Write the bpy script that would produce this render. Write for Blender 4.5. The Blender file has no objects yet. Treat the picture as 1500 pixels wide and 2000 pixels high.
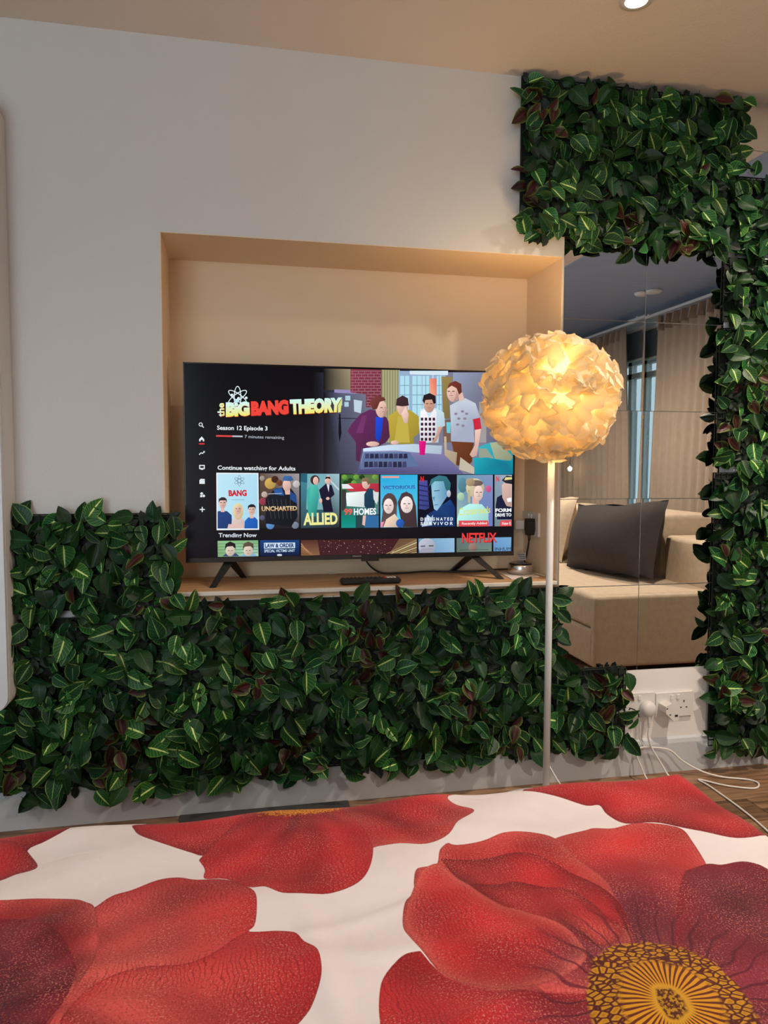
import bpy, math, random
import numpy as np
from mathutils import Vector, Matrix
random.seed(7)
rng = np.random.default_rng(11)
SC = bpy.context.scene
COL = SC.collection

# ------------------------------------------------------------------ camera
# the TV wall is the plane y = 0, the room lies at y < 0, x to the right
F, YAW, PIT, ROL, DIST, HGT = 1453.2, 11.63, 3.60, .14, 2.336, 1.0845
_y, _t, _r = (math.radians(a) for a in (YAW, PIT, ROL))


def ray(px, py):
    u = (px - 750) / F
    v = (py - 1000) / F
    u, v = u * math.cos(_r) + v * math.sin(_r), -u * math.sin(_r) + v * math.cos(_r)
    Y, Z = -v, 1.0
    zc = Z * math.cos(_t) + Y * math.sin(_t)
    z = Y * math.cos(_t) - Z * math.sin(_t)
    return Vector((u * math.cos(_y) + zc * math.sin(_y), -u * math.sin(_y) + zc * math.cos(_y), z))


cam = bpy.data.cameras.new('camera')
cam.sensor_fit = 'AUTO'
cam.sensor_width = 36
cam.lens = F / 2000 * 36
cam.clip_start = .02
cam_ob = bpy.data.objects.new('camera', cam)
COL.objects.link(cam_ob)
_f = ray(750, 1000)
_rt = (ray(751, 1000) - _f).normalized()
_up = (ray(750, 999) - _f).normalized()
M = Matrix.Identity(4)
for i in range(3):
    M[i][0], M[i][1], M[i][2] = _rt[i], _up[i], -_f.normalized()[i]
M[0][3], M[1][3], M[2][3] = 0, -DIST, HGT
cam_ob.matrix_world = M
SC.camera = cam_ob

# ------------------------------------------------------------------ sky, exposure
SC.view_settings.view_transform = 'Standard'
SC.view_settings.look = 'None'
SC.view_settings.gamma = 1
SC.view_settings.use_curve_mapping = False
SC.view_settings.exposure = 0.0
W = bpy.data.worlds.new('daylight')
SC.world = W
W.use_nodes = True
W.node_tree.nodes['Background'].inputs['Color'].default_value = (.80, .90, 1.0, 1)
W.node_tree.nodes['Background'].inputs['Strength'].default_value = 7.2
SC.cycles.max_bounces = 8
SC.cycles.transparent_max_bounces = 8
SC.cycles.sample_clamp_indirect = 6
SC.cycles.caustics_reflective = False
SC.cycles.caustics_refractive = False

XL, XR, YB, ZC = -2.3, 3.4, -5.0, 2.333           # room box
WIN1 = (-4.15, -2.45, .40, 2.26)                   # window on the right wall: y0 y1 z0 z1
WIN2 = (-2.15, -.45, .12, 2.2)                     # window on the back wall: x0 x1 z0 z1


def portal(name, loc, rot, sx, sy):
    l = bpy.data.lights.new(name, 'AREA')
    l.shape = 'RECTANGLE'
    l.size, l.size_y = sx, sy
    l.cycles.is_portal = True
    o = bpy.data.objects.new(name, l)
    o.location = loc
    o.rotation_euler = rot
    COL.objects.link(o)


portal('window_portal', (XR + .12, (WIN1[0] + WIN1[1]) / 2, (WIN1[2] + WIN1[3]) / 2), (0, math.pi / 2, 0), WIN1[3] - WIN1[2], WIN1[1] - WIN1[0])
portal('window_portal', ((WIN2[0] + WIN2[1]) / 2, YB - .12, (WIN2[2] + WIN2[3]) / 2), (math.pi / 2, 0, 0), WIN2[1] - WIN2[0], WIN2[3] - WIN2[2])


# ------------------------------------------------------------------ helpers
def S(r, g, b, k=1.0):
    def c(v):
        v = v / 255
        return (v / 12.92 if v <= .04045 else ((v + .055) / 1.055) ** 2.4) * k
    return (c(r), c(g), c(b), 1)


def new_mat(name):
    m = bpy.data.materials.new(name)
    m.use_nodes = True
    nt = m.node_tree
    return m, nt, nt.nodes, nt.links, nt.nodes['Principled BSDF']


def mat(name, col, rough=.5, metal=0., var=.12, scale=8., bump=0., bscale=60., spec=.5, stretch=None, emit=None, estr=0):
    """procedural paint: colour broken up by noise, optional fine bump"""
    m, nt, N, L, P = new_mat(name)
    tc = N.new('ShaderNodeTexCoord')
    src = tc.outputs['Object']
    if stretch:
        mp = N.new('ShaderNodeMapping')
        mp.inputs['Scale'].default_value = stretch
        L.new(src, mp.inputs['Vector'])
        src = mp.outputs['Vector']
    n = N.new('ShaderNodeTexNoise')
    n.inputs['Scale'].default_value = scale
    n.inputs['Detail'].default_value = 4
    L.new(src, n.inputs['Vector'])
    mx = N.new('ShaderNodeMix')
    mx.data_type = 'RGBA'
    mx.inputs['A'].default_value = tuple(c * (1 - var) for c in col[:3]) + (1,)
    mx.inputs['B'].default_value = tuple(min(1, c * (1 + var)) for c in col[:3]) + (1,)
    L.new(n.outputs['Fac'], mx.inputs['Factor'])
    L.new(mx.outputs['Result'], P.inputs['Base Color'])
    P.inputs['Roughness'].default_value = rough
    P.inputs['Metallic'].default_value = metal
    P.inputs['Specular IOR Level'].default_value = spec
    if bump:
        b = N.new('ShaderNodeTexNoise')
        b.inputs['Scale'].default_value = bscale
        b.inputs['Detail'].default_value = 3
        L.new(src, b.inputs['Vector'])
        bp = N.new('ShaderNodeBump')
        bp.inputs['Strength'].default_value = bump
        bp.inputs['Distance'].default_value = .004
        L.new(b.outputs['Fac'], bp.inputs['Height'])
        L.new(bp.outputs['Normal'], P.inputs['Normal'])
    if emit:
        P.inputs['Emission Color'].default_value = emit
        P.inputs['Emission Strength'].default_value = estr
    return m


class MB:
    """collects shapes into one mesh"""

    def __init__(s):
        s.v, s.f, s.sm = [], [], []

    def add(s, vs, fs, smooth=False):
        o = len(s.v)
        s.v += [tuple(v) for v in vs]
        s.f += [tuple(i + o for i in f) for f in fs]
        s.sm += [smooth] * len(fs)
        return s

    def box(s, x0, x1, y0, y1, z0, z1, b=0.0):
        if b <= 0:
            vs = [(x, y, z) for z in (z0, z1) for y in (y0, y1) for x in (x0, x1)]
            return s.add(vs, [(0, 2, 3, 1), (4, 5, 7, 6), (0, 1, 5, 4), (2, 6, 7, 3), (0, 4, 6, 2), (1, 3, 7, 5)])
        # chamfered box: 24 verts
        vs, idx = [], {}
        for ix, x in enumerate((x0, x1)):
            for iy, y in enumerate((y0, y1)):
                for iz, z in enumerate((z0, z1)):
                    dx, dy, dz = b * (1 - 2 * ix), b * (1 - 2 * iy), b * (1 - 2 * iz)
                    for k, p in enumerate(((x, y + dy, z + dz), (x + dx, y, z + dz), (x + dx, y + dy, z))):
                        idx[ix, iy, iz, k] = len(vs)
                        vs.append(p)
        fs = []
        g = lambda *a: idx[a]
        for i in (0, 1):
            q = [g(i, 0, 0, 0), g(i, 1, 0, 0), g(i, 1, 1, 0), g(i, 0, 1, 0)]
            fs.append(q if i else q[::-1])
            q = [g(0, i, 0, 1), g(1, i, 0, 1), g(1, i, 1, 1), g(0, i, 1, 1)]
            fs.append(q[::-1] if i else q)
            q = [g(0, 0, i, 2), g(1, 0, i, 2), g(1, 1, i, 2), g(0, 1, i, 2)]
            fs.append(q if i else q[::-1])
        for i in (0, 1):
            for j in (0, 1):
                fs.append([g(i, j, 0, 0), g(i, j, 1, 0), g(i, j, 1, 1), g(i, j, 0, 1)])
                fs.append([g(i, 0, j, 0), g(i, 1, j, 0), g(i, 1, j, 2), g(i, 0, j, 2)])
                fs.append([g(0, i, j, 1), g(1, i, j, 1), g(1, i, j, 2), g(0, i, j, 2)])
                for k in (0, 1):
                    fs.append([g(i, j, k, 0), g(i, j, k, 1), g(i, j, k, 2)])
        return s.add(vs, fs)

    def lathe(s, prof, n=24, c=(0, 0, 0), axis='z', smooth=True, cap=True):
        vs, fs = [], []
        for r, h in prof:
            for k in range(n):
                a = 2 * math.pi * k / n
                p = (r * math.cos(a), r * math.sin(a), h)
                if axis == 'y':
                    p = (p[0], h, p[1])
                elif axis == 'x':
                    p = (h, p[0], p[1])
                vs.append((p[0] + c[0], p[1] + c[1], p[2] + c[2]))
        for i in range(len(prof) - 1):
            for k in range(n):
                fs.append((i * n + k, i * n + (k + 1) % n, (i + 1) * n + (k + 1) % n, (i + 1) * n + k))
        s.add(vs, fs, smooth)
        if cap:
            o = len(s.v) - len(vs)
            s.f += [tuple(o + k for k in range(n))[::-1], tuple(o + (len(prof) - 1) * n + k for k in range(n))]
            s.sm += [False, False]
        return s

    def tube(s, pts, r, n=8, sub=6):
        P = spline(pts, sub)
        vs, fs = [], []
        rr = r if isinstance(r, (list, tuple)) else None
        up = Vector((0, 0, 1))
        for i, p in enumerate(P):
            t = (P[min(i + 1, len(P) - 1)] - P[max(i - 1, 0)]).normalized()
            a = t.cross(up)
            if a.length < .05:
                a = t.cross(Vector((1, 0, 0)))
            a.normalize()
            b = t.cross(a).normalized()
            q = rr[0] + (rr[1] - rr[0]) * i / (len(P) - 1) if rr else r
            for k in range(n):
                w = 2 * math.pi * k / n
                vs.append(p + a * (q * math.cos(w)) + b * (q * math.sin(w)))
        for i in range(len(P) - 1):
            for k in range(n):
                fs.append((i * n + k, i * n + (k + 1) % n, (i + 1) * n + (k + 1) % n, (i + 1) * n + k))
        fs += [tuple(range(n))[::-1], tuple((len(P) - 1) * n + k for k in range(n))]
        return s.add(vs, fs, True)

    def prism(s, poly, y0, y1, ax='y'):
        """poly of (a,b) extruded along an axis"""
        n = len(poly)
        mk = {'y': lambda a, b, d: (a, d, b), 'z': lambda a, b, d: (a, b, d), 'x': lambda a, b, d: (d, a, b)}[ax]
        vs = [mk(a, b, y0) for a, b in poly] + [mk(a, b, y1) for a, b in poly]
        fs = [tuple(range(n)), tuple(range(n, 2 * n))[::-1]] + [(i, i + n, (i + 1) % n + n, (i + 1) % n) for i in range(n)]
        return s.add(vs, fs)

    def mesh(s, name):
        me = bpy.data.meshes.new(name)
        me.from_pydata(s.v, [], s.f)
        me.polygons.foreach_set('use_smooth', s.sm)
        me.update()
        return me

    def build(s, name, m, parent=None, loc=None):
        return link(name, s.mesh(name), m, parent, loc)


def spline(pts, sub=6):
    P = [Vector(p) for p in pts]
    if len(P) < 3 or sub <= 1:
        return P
    out = []
    for i in range(len(P) - 1):
        a, b, c, d = P[max(i - 1, 0)], P[i], P[i + 1], P[min(i + 2, len(P) - 1)]
        for k in range(sub):
            t = k / sub
            out.append(.5 * ((2 * b) + (c - a) * t + (2 * a - 5 * b + 4 * c - d) * t * t + (3 * b - a - 3 * c + d) * t ** 3))
    out.append(P[-1])
    return out


def link(name, me, m, parent=None, loc=None):
    o = bpy.data.objects.new(name, me)
    if m is not None and me is not None and not me.materials:
        me.materials.append(m)
    COL.objects.link(o)
    if parent is not None:
        o.parent = parent
    if loc is not None:
        o.location = loc
    return o


def tag(o, label, cat, group=None):
    o['label'] = label
    o['category'] = cat
    if group:
        o['group'] = group
    return o


def thing(name, label, cat, loc=(0, 0, 0), rz=0, group=None):
    o = bpy.data.objects.new(name, None)
    o.empty_display_size = .05
    COL.objects.link(o)
    o.location = loc
    o.rotation_euler = (0, 0, rz)
    return tag(o, label, cat, group)


def adopt(o, t):
    o.parent = t
    o.location = -t.location
    return o


def struct(o):
    o['kind'] = 'structure'
    return o


def rrect(x0, x1, z0, z1, r, n=6):
    out = []
    for cx, cz, a0 in ((x1 - r, z1 - r, 0), (x0 + r, z1 - r, 90), (x0 + r, z0 + r, 180), (x1 - r, z0 + r, 270)):
        for k in range(n + 1):
            a = math.radians(a0 + 90 * k / n)
            out.append((cx + r * math.cos(a), cz + r * math.sin(a)))
    return out


# ------------------------------------------------------------------ materials
wall_white = mat('wall_paint', (.70, .695, .685, 1), .85, var=.03, scale=3, bump=.25, bscale=160, spec=.2)
niche_cream = mat('niche_cream_paint', (.88, .70, .50, 1), .8, var=.03, scale=3, bump=.15, bscale=160, spec=.2)  # one even warm cream for every niche face
ceil_beige = mat('ceiling_beige_paint', (.78, .69, .61, 1), .9, var=.03, scale=2, bump=.2, bscale=140, spec=.1)  # white ceiling; part of the lamp's warm light is put into this colour
ceil_grey = mat('ceiling_grey_paint', (.31, .40, .60, 1), .6, var=.12, scale=3, stretch=(1, 6, 1))
skirt_grey = mat('skirting_grey_paint', (.60, .63, .67, 1), .45, var=.1, scale=6, bump=.15, bscale=30)
cream_wall = mat('socket_wall_cream', (.90, .87, .85, 1), .7, var=.06, scale=5, bump=.1)
white_plastic = mat('white_plastic', (.78, .76, .74, 1), .35, var=.03)
black_plastic = mat('black_plastic', (.012, .012, .013, 1), .35, var=.1)
black_gloss = mat('black_gloss', (.008, .008, .01, 1), .15, var=.1)
dark_plastic = mat('charcoal_plastic', (.03, .03, .032, 1), .5, var=.1)
silver = mat('brushed_silver', (.72, .71, .70, 1), .25, 1.0, var=.06, scale=40, stretch=(1, 1, 12))
white_metal = mat('white_enamel', (.74, .73, .72, 1), .35, var=.03)
paper = mat('white_paper', (.78, .74, .72, 1), .8, var=.03)
sofa_fab = mat('sofa_linen', (.58, .46, .34, 1), .9, var=.18, scale=30, bump=.5, bscale=260, spec=.15)
cush_dark = mat('charcoal_cushion_linen', (.05, .044, .042, 1), .85, var=.2, scale=30, bump=.5, bscale=260, spec=.2)
curtain_fab = mat('curtain_taupe', (.44, .35, .28, 1), .85, var=.1, scale=20, bump=.3, bscale=200, spec=.15)
shade_strip_mat = mat('shade_strip_charcoal', (.07, .072, .076, 1), .95, var=.35, scale=120, bump=.8, bscale=200, stretch=(6, 1, 1))
brass = mat('warm_bulb', (.9, .8, .6, 1), .4, emit=(1, .78, .45, 1), estr=14)
frame_white = mat('window_frame_white', (.75, .78, .82, 1), .4, var=.03)


def wood_mat(name, c1, c2, c3, stretch, scale=6, rough=.45, rand=True):
    m, nt, N, L, P = new_mat(name)
    tc = N.new('ShaderNodeTexCoord')
    oi = N.new('ShaderNodeObjectInfo')
    ad = N.new('ShaderNodeVectorMath')
    ad.operation = 'ADD'
    cx = N.new('ShaderNodeCombineXYZ')
    mu = N.new('ShaderNodeMath')
    mu.operation = 'MULTIPLY'
    mu.inputs[1].default_value = 37.0 if rand else 0
    L.new(oi.outputs['Random'], mu.inputs[0])
    L.new(mu.outputs[0], cx.inputs[0])
    L.new(mu.outputs[0], cx.inputs[1])
    L.new(tc.outputs['Object'], ad.inputs[0])
    L.new(cx.outputs[0], ad.inputs[1])
    mp = N.new('ShaderNodeMapping')
    mp.inputs['Scale'].default_value = stretch
    L.new(ad.outputs[0], mp.inputs['Vector'])
    n = N.new('ShaderNodeTexNoise')
    n.inputs['Scale'].default_value = scale
    n.inputs['Detail'].default_value = 8
    n.inputs['Roughness'].default_value = .65
    n.inputs['Distortion'].default_value = .6
    L.new(mp.outputs[0], n.inputs['Vector'])
    cr = N.new('ShaderNodeValToRGB')
    cr.color_ramp.elements[0].position = .32
    cr.color_ramp.elements[0].color = c1
    cr.color_ramp.elements[1].position = .7
    cr.color_ramp.elements[1].color = c3
    e = cr.color_ramp.elements.new(.5)
    e.color = c2
    L.new(n.outputs['Fac'], cr.inputs[0])
    hs = N.new('ShaderNodeHueSaturation')
    if rand:
        mr = N.new('ShaderNodeMapRange')
        mr.inputs['To Min'].default_value = .65
        mr.inputs['To Max'].default_value = 1.3
        L.new(oi.outputs['Random'], mr.inputs['Value'])
        L.new(mr.outputs[0], hs.inputs['Value'])
    L.new(cr.outputs[0], hs.inputs['Color'])
    L.new(hs.outputs[0], P.inputs['Base Color'])
    P.inputs['Roughness'].default_value = rough
    bp = N.new('ShaderNodeBump')
    bp.inputs['Strength'].default_value = .2
    bp.inputs['Distance'].default_value = .002
    L.new(n.outputs['Fac'], bp.inputs['Height'])
    L.new(bp.outputs[0], P.inputs['Normal'])
    return m


floor_wood = wood_mat('floor_oak', S(70, 49, 35), S(128, 98, 72), S(168, 134, 102), (1.2, 14, 1), 3)
shelf_wood = wood_mat('shelf_pine', S(172, 132, 96), S(206, 164, 122), S(222, 186, 146), (1.5, 22, 22), 3, .55, False)
shelf_edge = mat('shelf_front_lipping', (.72, .66, .58, 1), .5, var=.05)

# ------------------------------------------------------------------ room shell
NX0, NX1, NZ0, NZ1, ND = -.198, 1.082, .668, 1.773, .30
b = MB()
b.box(XL - .15, NX0, 0, .45, 0, ZC).box(NX1, XR + .15, 0, .45, 0, ZC)
b.box(NX0, NX1, 0, .45, NZ1, ZC).box(NX0, NX1, 0, .45, 0, NZ0).box(NX0, NX1, ND, .45, NZ0, NZ1)
wall_front = struct(b.build('wall_front', wall_white))
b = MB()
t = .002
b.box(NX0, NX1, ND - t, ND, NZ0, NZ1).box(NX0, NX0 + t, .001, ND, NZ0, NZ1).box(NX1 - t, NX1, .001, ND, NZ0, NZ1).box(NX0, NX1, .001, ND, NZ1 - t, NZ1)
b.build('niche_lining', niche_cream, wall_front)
MB().box(1.345, 1.66, -.004, 0, .125, .372).build('socket_panel', cream_wall, wall_front)
struct(MB().box(XL - .15, XL, YB - .15, 0, 0, ZC).build('wall_left', wall_white))
b = MB()
b.box(XR, XR + .15, WIN1[1], 0, 0, ZC).box(XR, XR + .15, YB - .15, WIN1[0], 0, ZC)
b.box(XR, XR + .15, WIN1[0], WIN1[1], 0, WIN1[2]).box(XR, XR + .15, WIN1[0], WIN1[1], WIN1[3], ZC)
struct(b.build('wall_right', wall_white))
b = MB()
b.box(XL, WIN2[0], YB - .15, YB, 0, ZC).box(WIN2[1], XR, YB - .15, YB, 0, ZC)
b.box(WIN2[0], WIN2[1], YB - .15, YB, 0, WIN2[2]).box(WIN2[0], WIN2[1], YB - .15, YB, WIN2[3], ZC)
struct(b.build('wall_back', wall_white))
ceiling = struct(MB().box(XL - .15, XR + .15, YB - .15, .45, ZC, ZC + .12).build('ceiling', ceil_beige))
MB().box(2.10, XR, YB, 0, ZC - .006, ZC).build('grey_ceiling_panel', ceil_grey, ceiling)
floor = struct(MB().box(XL - .15, XR + .15, YB - .15, .45, -.12, -.012).build('floor', floor_wood))
PW, PL = .125, 1.22
pm = MB().box(0, PL - .003, 0, PW - .003, -.012, 0, .0015).mesh('plank')
pm.materials.append(floor_wood)
row = 0
yy = -PW - .001
while yy > YB:
    x = XL - (row * .47 % PL)
    while x < XR:
        if x > XL - .2 and x + PL < XR + .3:
            link('plank', pm, None, floor, (x, yy, 0))
        else:
            x0, x1 = max(x, XL), min(x + PL - .003, XR)
            if x1 - x0 > .05:
                MB().box(x0, x1, yy, yy + PW - .003, -.012, 0).build('plank', floor_wood, floor)
        x += PL
    yy -= PW
    row += 1
b = MB()
prof = [(0, 0), (-.016, 0), (-.016, .105), (-.012, .118), (-.004, .125), (0, .125)]
b.prism(prof, XL, XR, 'x')
struct(b.build('baseboard_front', skirt_grey))
struct(MB().box(XL, XL + .014, YB, -.02, 0, .12).build('baseboard_left', skirt_grey))
struct(MB().box(XR - .014, XR, YB, -.02, 0, .12).build('baseboard_right', skirt_grey))


# windows: frame, transoms, panes
def glass_mat(name, tint):
    m, nt, N, L, P = new_mat(name)
    g = N.new('ShaderNodeBsdfGlossy')
    g.inputs['Roughness'].default_value = .02
    tr = N.new('ShaderNodeBsdfTransparent')
    tr.inputs['Color'].default_value = tint
    mx = N.new('ShaderNodeMixShader')
    n = N.new('ShaderNodeTexNoise')
    n.inputs['Scale'].default_value = 3
    mr = N.new('ShaderNodeMapRange')
    mr.inputs['To Min'].default_value = .04
    mr.inputs['To Max'].default_value = .07
    L.new(n.outputs['Fac'], mr.inputs[0])
    L.new(mr.outputs[0], mx.inputs[0])
    L.new(tr.outputs[0], mx.inputs[1])
    L.new(g.outputs[0], mx.inputs[2])
    L.new(mx.outputs[0], N['Material Output'].inputs['Surface'])
    return m


glass = glass_mat('window_glass', (.94, .97, .96, 1))
tinted = glass_mat('dimming_window_glass', (.30, .33, .33, 1))  # tint added to dim the bright daylight behind the pane
y0, y1, z0, z1 = WIN1
xw = XR + .04
b = MB()
fw = .05
b.box(xw, xw + .06, y0, y1, z0, z0 + fw).box(xw, xw + .06, y0, y1, z1 - fw, z1)
b.box(xw, xw + .06, y0, y0 + fw, z0, z1).box(xw, xw + .06, y1 - fw, y1, z0, z1)
b.box(xw, xw + .05, y0, y1, 1.84, 1.885).box(xw, xw + .05, y0, y1, 1.955, 2.0)
b.box(xw, xw + .05, -3.60, -3.55, z0, z1).box(xw, xw + .05, -2.98, -2.94, z0, z1)
w1 = struct(b.build('window_1', frame_white))
MB().box(xw + .025, xw + .03, y0 + fw, y1 - fw, z0 + fw, z1 - fw).build('pane', tinted, w1)
MB().box(XR - .05, XR + .04, y0 - .03, y1 + .03, z0 - .03, z0).build('window_sill', frame_white, w1)
x0, x1, z0, z1 = WIN2
yw = YB - .06
b = MB()
b.box(x0, x1, yw, yw + .04, z0, z0 + fw).box(x0, x1, yw, yw + .04, z1 - fw, z1)
b.box(x0, x0 + fw, yw, yw + .04, z0, z1).box(x1 - fw, x1, yw, yw + .04, z0, z1)
b.box((x0 + x1) / 2 - .025, (x0 + x1) / 2 + .025, yw, yw + .04, z0, z1)
w2 = struct(b.build('window_2', frame_white))
MB().box(x0 + fw, x1 - fw, yw + .018, yw + .022, z0 + fw, z1 - fw).build('pane', glass, w2)

# ------------------------------------------------------------------ lights of the room
lamp_glass = mat('downlight_lens', (.9, .95, 1, 1), .4, emit=(.80, .93, 1, 1), estr=9)
trim_white = mat('downlight_trim', (.75, .72, .68, 1), .4)


def downlight(x, y, power, label, col=(1, .90, .80)):
    t = thing('downlight', label, 'ceiling light', (x, y, ZC), 0, 'recessed ceiling downlights')
    MB().lathe([(.030, -.004), (.044, -.004), (.044, 0), (.030, 0), (.030, -.004)], 28, cap=False).build('trim_ring', trim_white, t)
    MB().lathe([(.001, -.0025), (.030, -.0025), (.030, 0), (.001, 0)], 24).build('lens', lamp_glass, t)
    l = bpy.data.lights.new('downlight_lamp', 'SPOT')
    l.energy = power
    l.color = col
    l.spot_size = math.radians(165)
    l.spot_blend = 1
    l.shadow_soft_size = .035
    o = bpy.data.objects.new('downlight_lamp', l)
    o.location = (0, 0, -.03)
    o.parent = t
    COL.objects.link(o)


downlight(1.08, -.434, .8, 'small cool white recessed downlight in the ceiling above the leaf panel')
for i, (x, y, p) in enumerate(((-.9, -1.9, 15), (.55, -1.75, 11), (-.2, -3.4, 20), (2.0, -2.6, 150), (1.85, -.86, 105))):
    downlight(x, y, p, ['recessed downlight over the left side of the bed', 'recessed downlight over the right side of the bed',
                        'recessed downlight behind the pillow end of the bed', 'added downlight between bed and sofa, brightening the sofa side', 'added downlight in front of the mirror tiles, brightening sofa and sockets'][i], (1, .90, .82) if i < 3 else (1, .84, .68))  # last two lamps are added to brighten sofa, curtains and socket wall

# ------------------------------------------------------------------ bed and printed duvet
BZ = .50                                  # top of the duvet
BX0, BX1, BY1, BY0 = -.80, .855, -1.066, -3.15
bed_wood = mat('bed_base_fabric', (.20, .20, .21, 1), .9, var=.1)
sheet = mat('mattress_ticking', (.70, .68, .66, 1), .9, var=.03)
bed = thing('bed', 'low double bed under the red poppy duvet', 'bed', ((BX0 + BX1) / 2, (BY0 + BY1) / 2, 0))
hx, hy = (BX1 - BX0) / 2 - .035, (BY1 - BY0) / 2 - .035
MB().box(-hx, hx, -hy, hy, .08, .26, .01).build('bed_base', bed_wood, bed)
MB().box(-hx, hx, -hy, hy, .262, BZ - .035, .03).build('mattress', sheet, bed)
for sx in (-1, 1):
    for sy in (-1, 1):
        MB().lathe([(.022, 0), (.028, .08)], 12, (sx * (hx - .1), sy * (hy - .1), 0)).build('leg', black_plastic, bed)


def bedpt(px, py):
    r = ray(px, py)
    s = (BZ - HGT) / r.z
    return (r.x * s, r.y * s - DIST)


def zl(pts):     # left crop of the photograph -> photograph
    return [(x / 1.974, 1540 + y / 1.974) for x, y in pts]


def zr(pts):
    return [(740 + x / 1.974, 1500 + y / 1.974) for x, y in pts]


CF = (.462, -1.642)                      # heart of the big flower on the right
CL = bedpt(-40, 1985)                     # heart of the flower at the lower left
CS = bedpt(590, 1578)                     # stamens of that flower
CM = bedpt(585, 1560)                     # heart of the flower at the foot edge
RED, RDK, RLT, PUR, DPU = S(178, 38, 42), S(116, 17, 29), S(198, 82, 76), S(112, 38, 52), S(78, 26, 40)
# (outline in the photograph, flower heart, inner colour, outer colour, edge colour, inner radius, outer radius)
PET = []


def pet(pts, c, ci, co, ce, r0, r1, ew=.02):
    PET.append((pts, c, ci, co, ce, r0, r1, ew))


pet(zl([(-120, 200), (-60, 130), (60, 110), (200, 120), (275, 150), (185, 200), (105, 240), (145, 300), (60, 335), (0, 365), (-120, 400)]), CL, RDK, RED, RDK, .05, .4)
pet(zl([(-150, 190), (0, 200), (60, 210), (105, 240), (145, 300), (60, 335), (0, 365), (-150, 420)]), CL, RDK, RED, RDK, .05, .4, .01)
pet(zl([(513, 150), (540, 180), (620, 210), (740, 240), (800, 245), (1000, 200), (1100, 60), (1000, 0), (700, 60), (580, 110), (513, 135)]), CM, RED, RED, RDK, .05, .3)
pet([(650, 1540), (740, 1530), (860, 1530), (890, 1546), (874, 1561), (892, 1576), (927, 1591), (897, 1611), (877, 1634), (831, 1652), (781, 1650), (740, 1657), (710, 1660), (660, 1600)], CM, RDK, RED, RLT, .03, .25)
pet([(388, 1674), (400, 1692), (400, 1715), (441, 1715), (486, 1735), (517, 1732), (552, 1745), (608, 1745), (648, 1743), (699, 1727), (722, 1702), (729, 1662), (719, 1636), (704, 1616), (674, 1580), (640, 1540), (520, 1545), (470, 1590), (420, 1640)], CM, RDK, RED, RED, .02, .2)
pet([(1019, 1543), (1044, 1546), (1095, 1556), (1145, 1568), (1171, 1568), (1186, 1584), (1221, 1604), (1277, 1606), (1333, 1619), (1373, 1627), (1439, 1639), (1490, 1632), (1497, 1616), (1500, 1590), (1470, 1540), (1400, 1490), (1200, 1480), (1060, 1510)], CF, RED, RED, RDK, .2, .4)
pet(zl([(370, 445), (430, 400), (510, 380), (610, 345), (690, 337), (760, 350), (870, 348), (940, 375), (985, 410), (990, 480), (980, 530), (960, 555), (1060, 543), (1130, 550), (1170, 590), (1220, 630), (1238, 690), (1235, 750), (1200, 830), (1160, 880), (1110, 950), (1060, 1150), (150, 1150), (140, 930), (230, 760), (300, 640), (310, 540), (330, 470)]), CL, RLT, RED, RED, .1, .42)
pet(zl([(960, 555), (1060, 543), (1130, 550), (1170, 590), (1220, 630), (1238, 690), (1235, 750), (1200, 830), (1160, 880), (1110, 950), (1060, 1150), (150, 1150), (210, 960), (330, 800), (520, 690), (740, 660)]), CL, RLT, RED, RED, .1, .38)
pet(zl([(-150, 450), (0, 440), (150, 415), (280, 407), (330, 420), (365, 450), (380, 560), (370, 640), (330, 730), (230, 880), (150, 1000), (60, 1200), (-200, 1200)]), CL, RDK, RED, RLT, .12, .28)
pet(zl([(-200, 520), (0, 505), (100, 505), (180, 530), (240, 580), (280, 650), (295, 710), (270, 800), (230, 870), (170, 950), (60, 1200), (-200, 1200)]), CL, PUR, RDK, RDK, .08, .2)
pet(zl([(-200, 660), (0, 640), (60, 645), (120, 690), (150, 740), (160, 820), (150, 870), (110, 950), (30, 1200), (-200, 1200)]), CL, DPU, PUR, PUR, .04, .14)
pet(zr([(160, 708), (100, 720), (50, 760), (15, 810), (3, 860), (0, 920), (5, 990), (40, 1250), (1150, 1250), (1150, 960), (840, 880), (700, 850), (400, 830), (250, 780)]), CF, PUR, RED, RED, .10, .24)
pet(zr([(640, 300), (700, 268), (800, 230), (830, 220), (900, 222), (960, 210), (1020, 208), (1100, 220), (1170, 240), (1210, 280), (1240, 320), (1262, 362), (1280, 420), (1240, 700), (1150, 960), (900, 760), (780, 520), (690, 400)]), CF, S(88, 30, 46), RED, RLT, .17, .33)
pet(zr([(1180, 400), (1262, 362), (1320, 365), (1380, 355), (1430, 358), (1500, 385), (1640, 480), (1800, 700), (1800, 1250), (1150, 1250), (1150, 960), (1140, 760), (1150, 520)]), CF, S(120, 42, 56), S(98, 32, 48), RDK, .10, .26)
pet(zr([(265, 292), (300, 298), (400, 280), (480, 255), (560, 250), (640, 262), (690, 285), (740, 330), (830, 400), (880, 450), (910, 500), (945, 550), (970, 620), (1000, 700), (1150, 960), (830, 880), (700, 870), (600, 875), (520, 870), (450, 865), (380, 850), (300, 815), (250, 790), (200, 740), (150, 690), (120, 650), (95, 610), (92, 560), (105, 510), (135, 480), (135, 440), (145, 400), (190, 385), (225, 370), (235, 320)]), CF, PUR, RED, RLT, .11, .22)
pet(zr([(235, 350), (400, 340), (530, 325), (640, 350), (740, 400), (830, 450), (910, 510), (945, 552), (970, 625), (880, 590), (700, 600), (540, 600), (400, 520), (300, 420)]), CF, RED, RED, S(104, 14, 24), .05, .3, .022)
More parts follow.
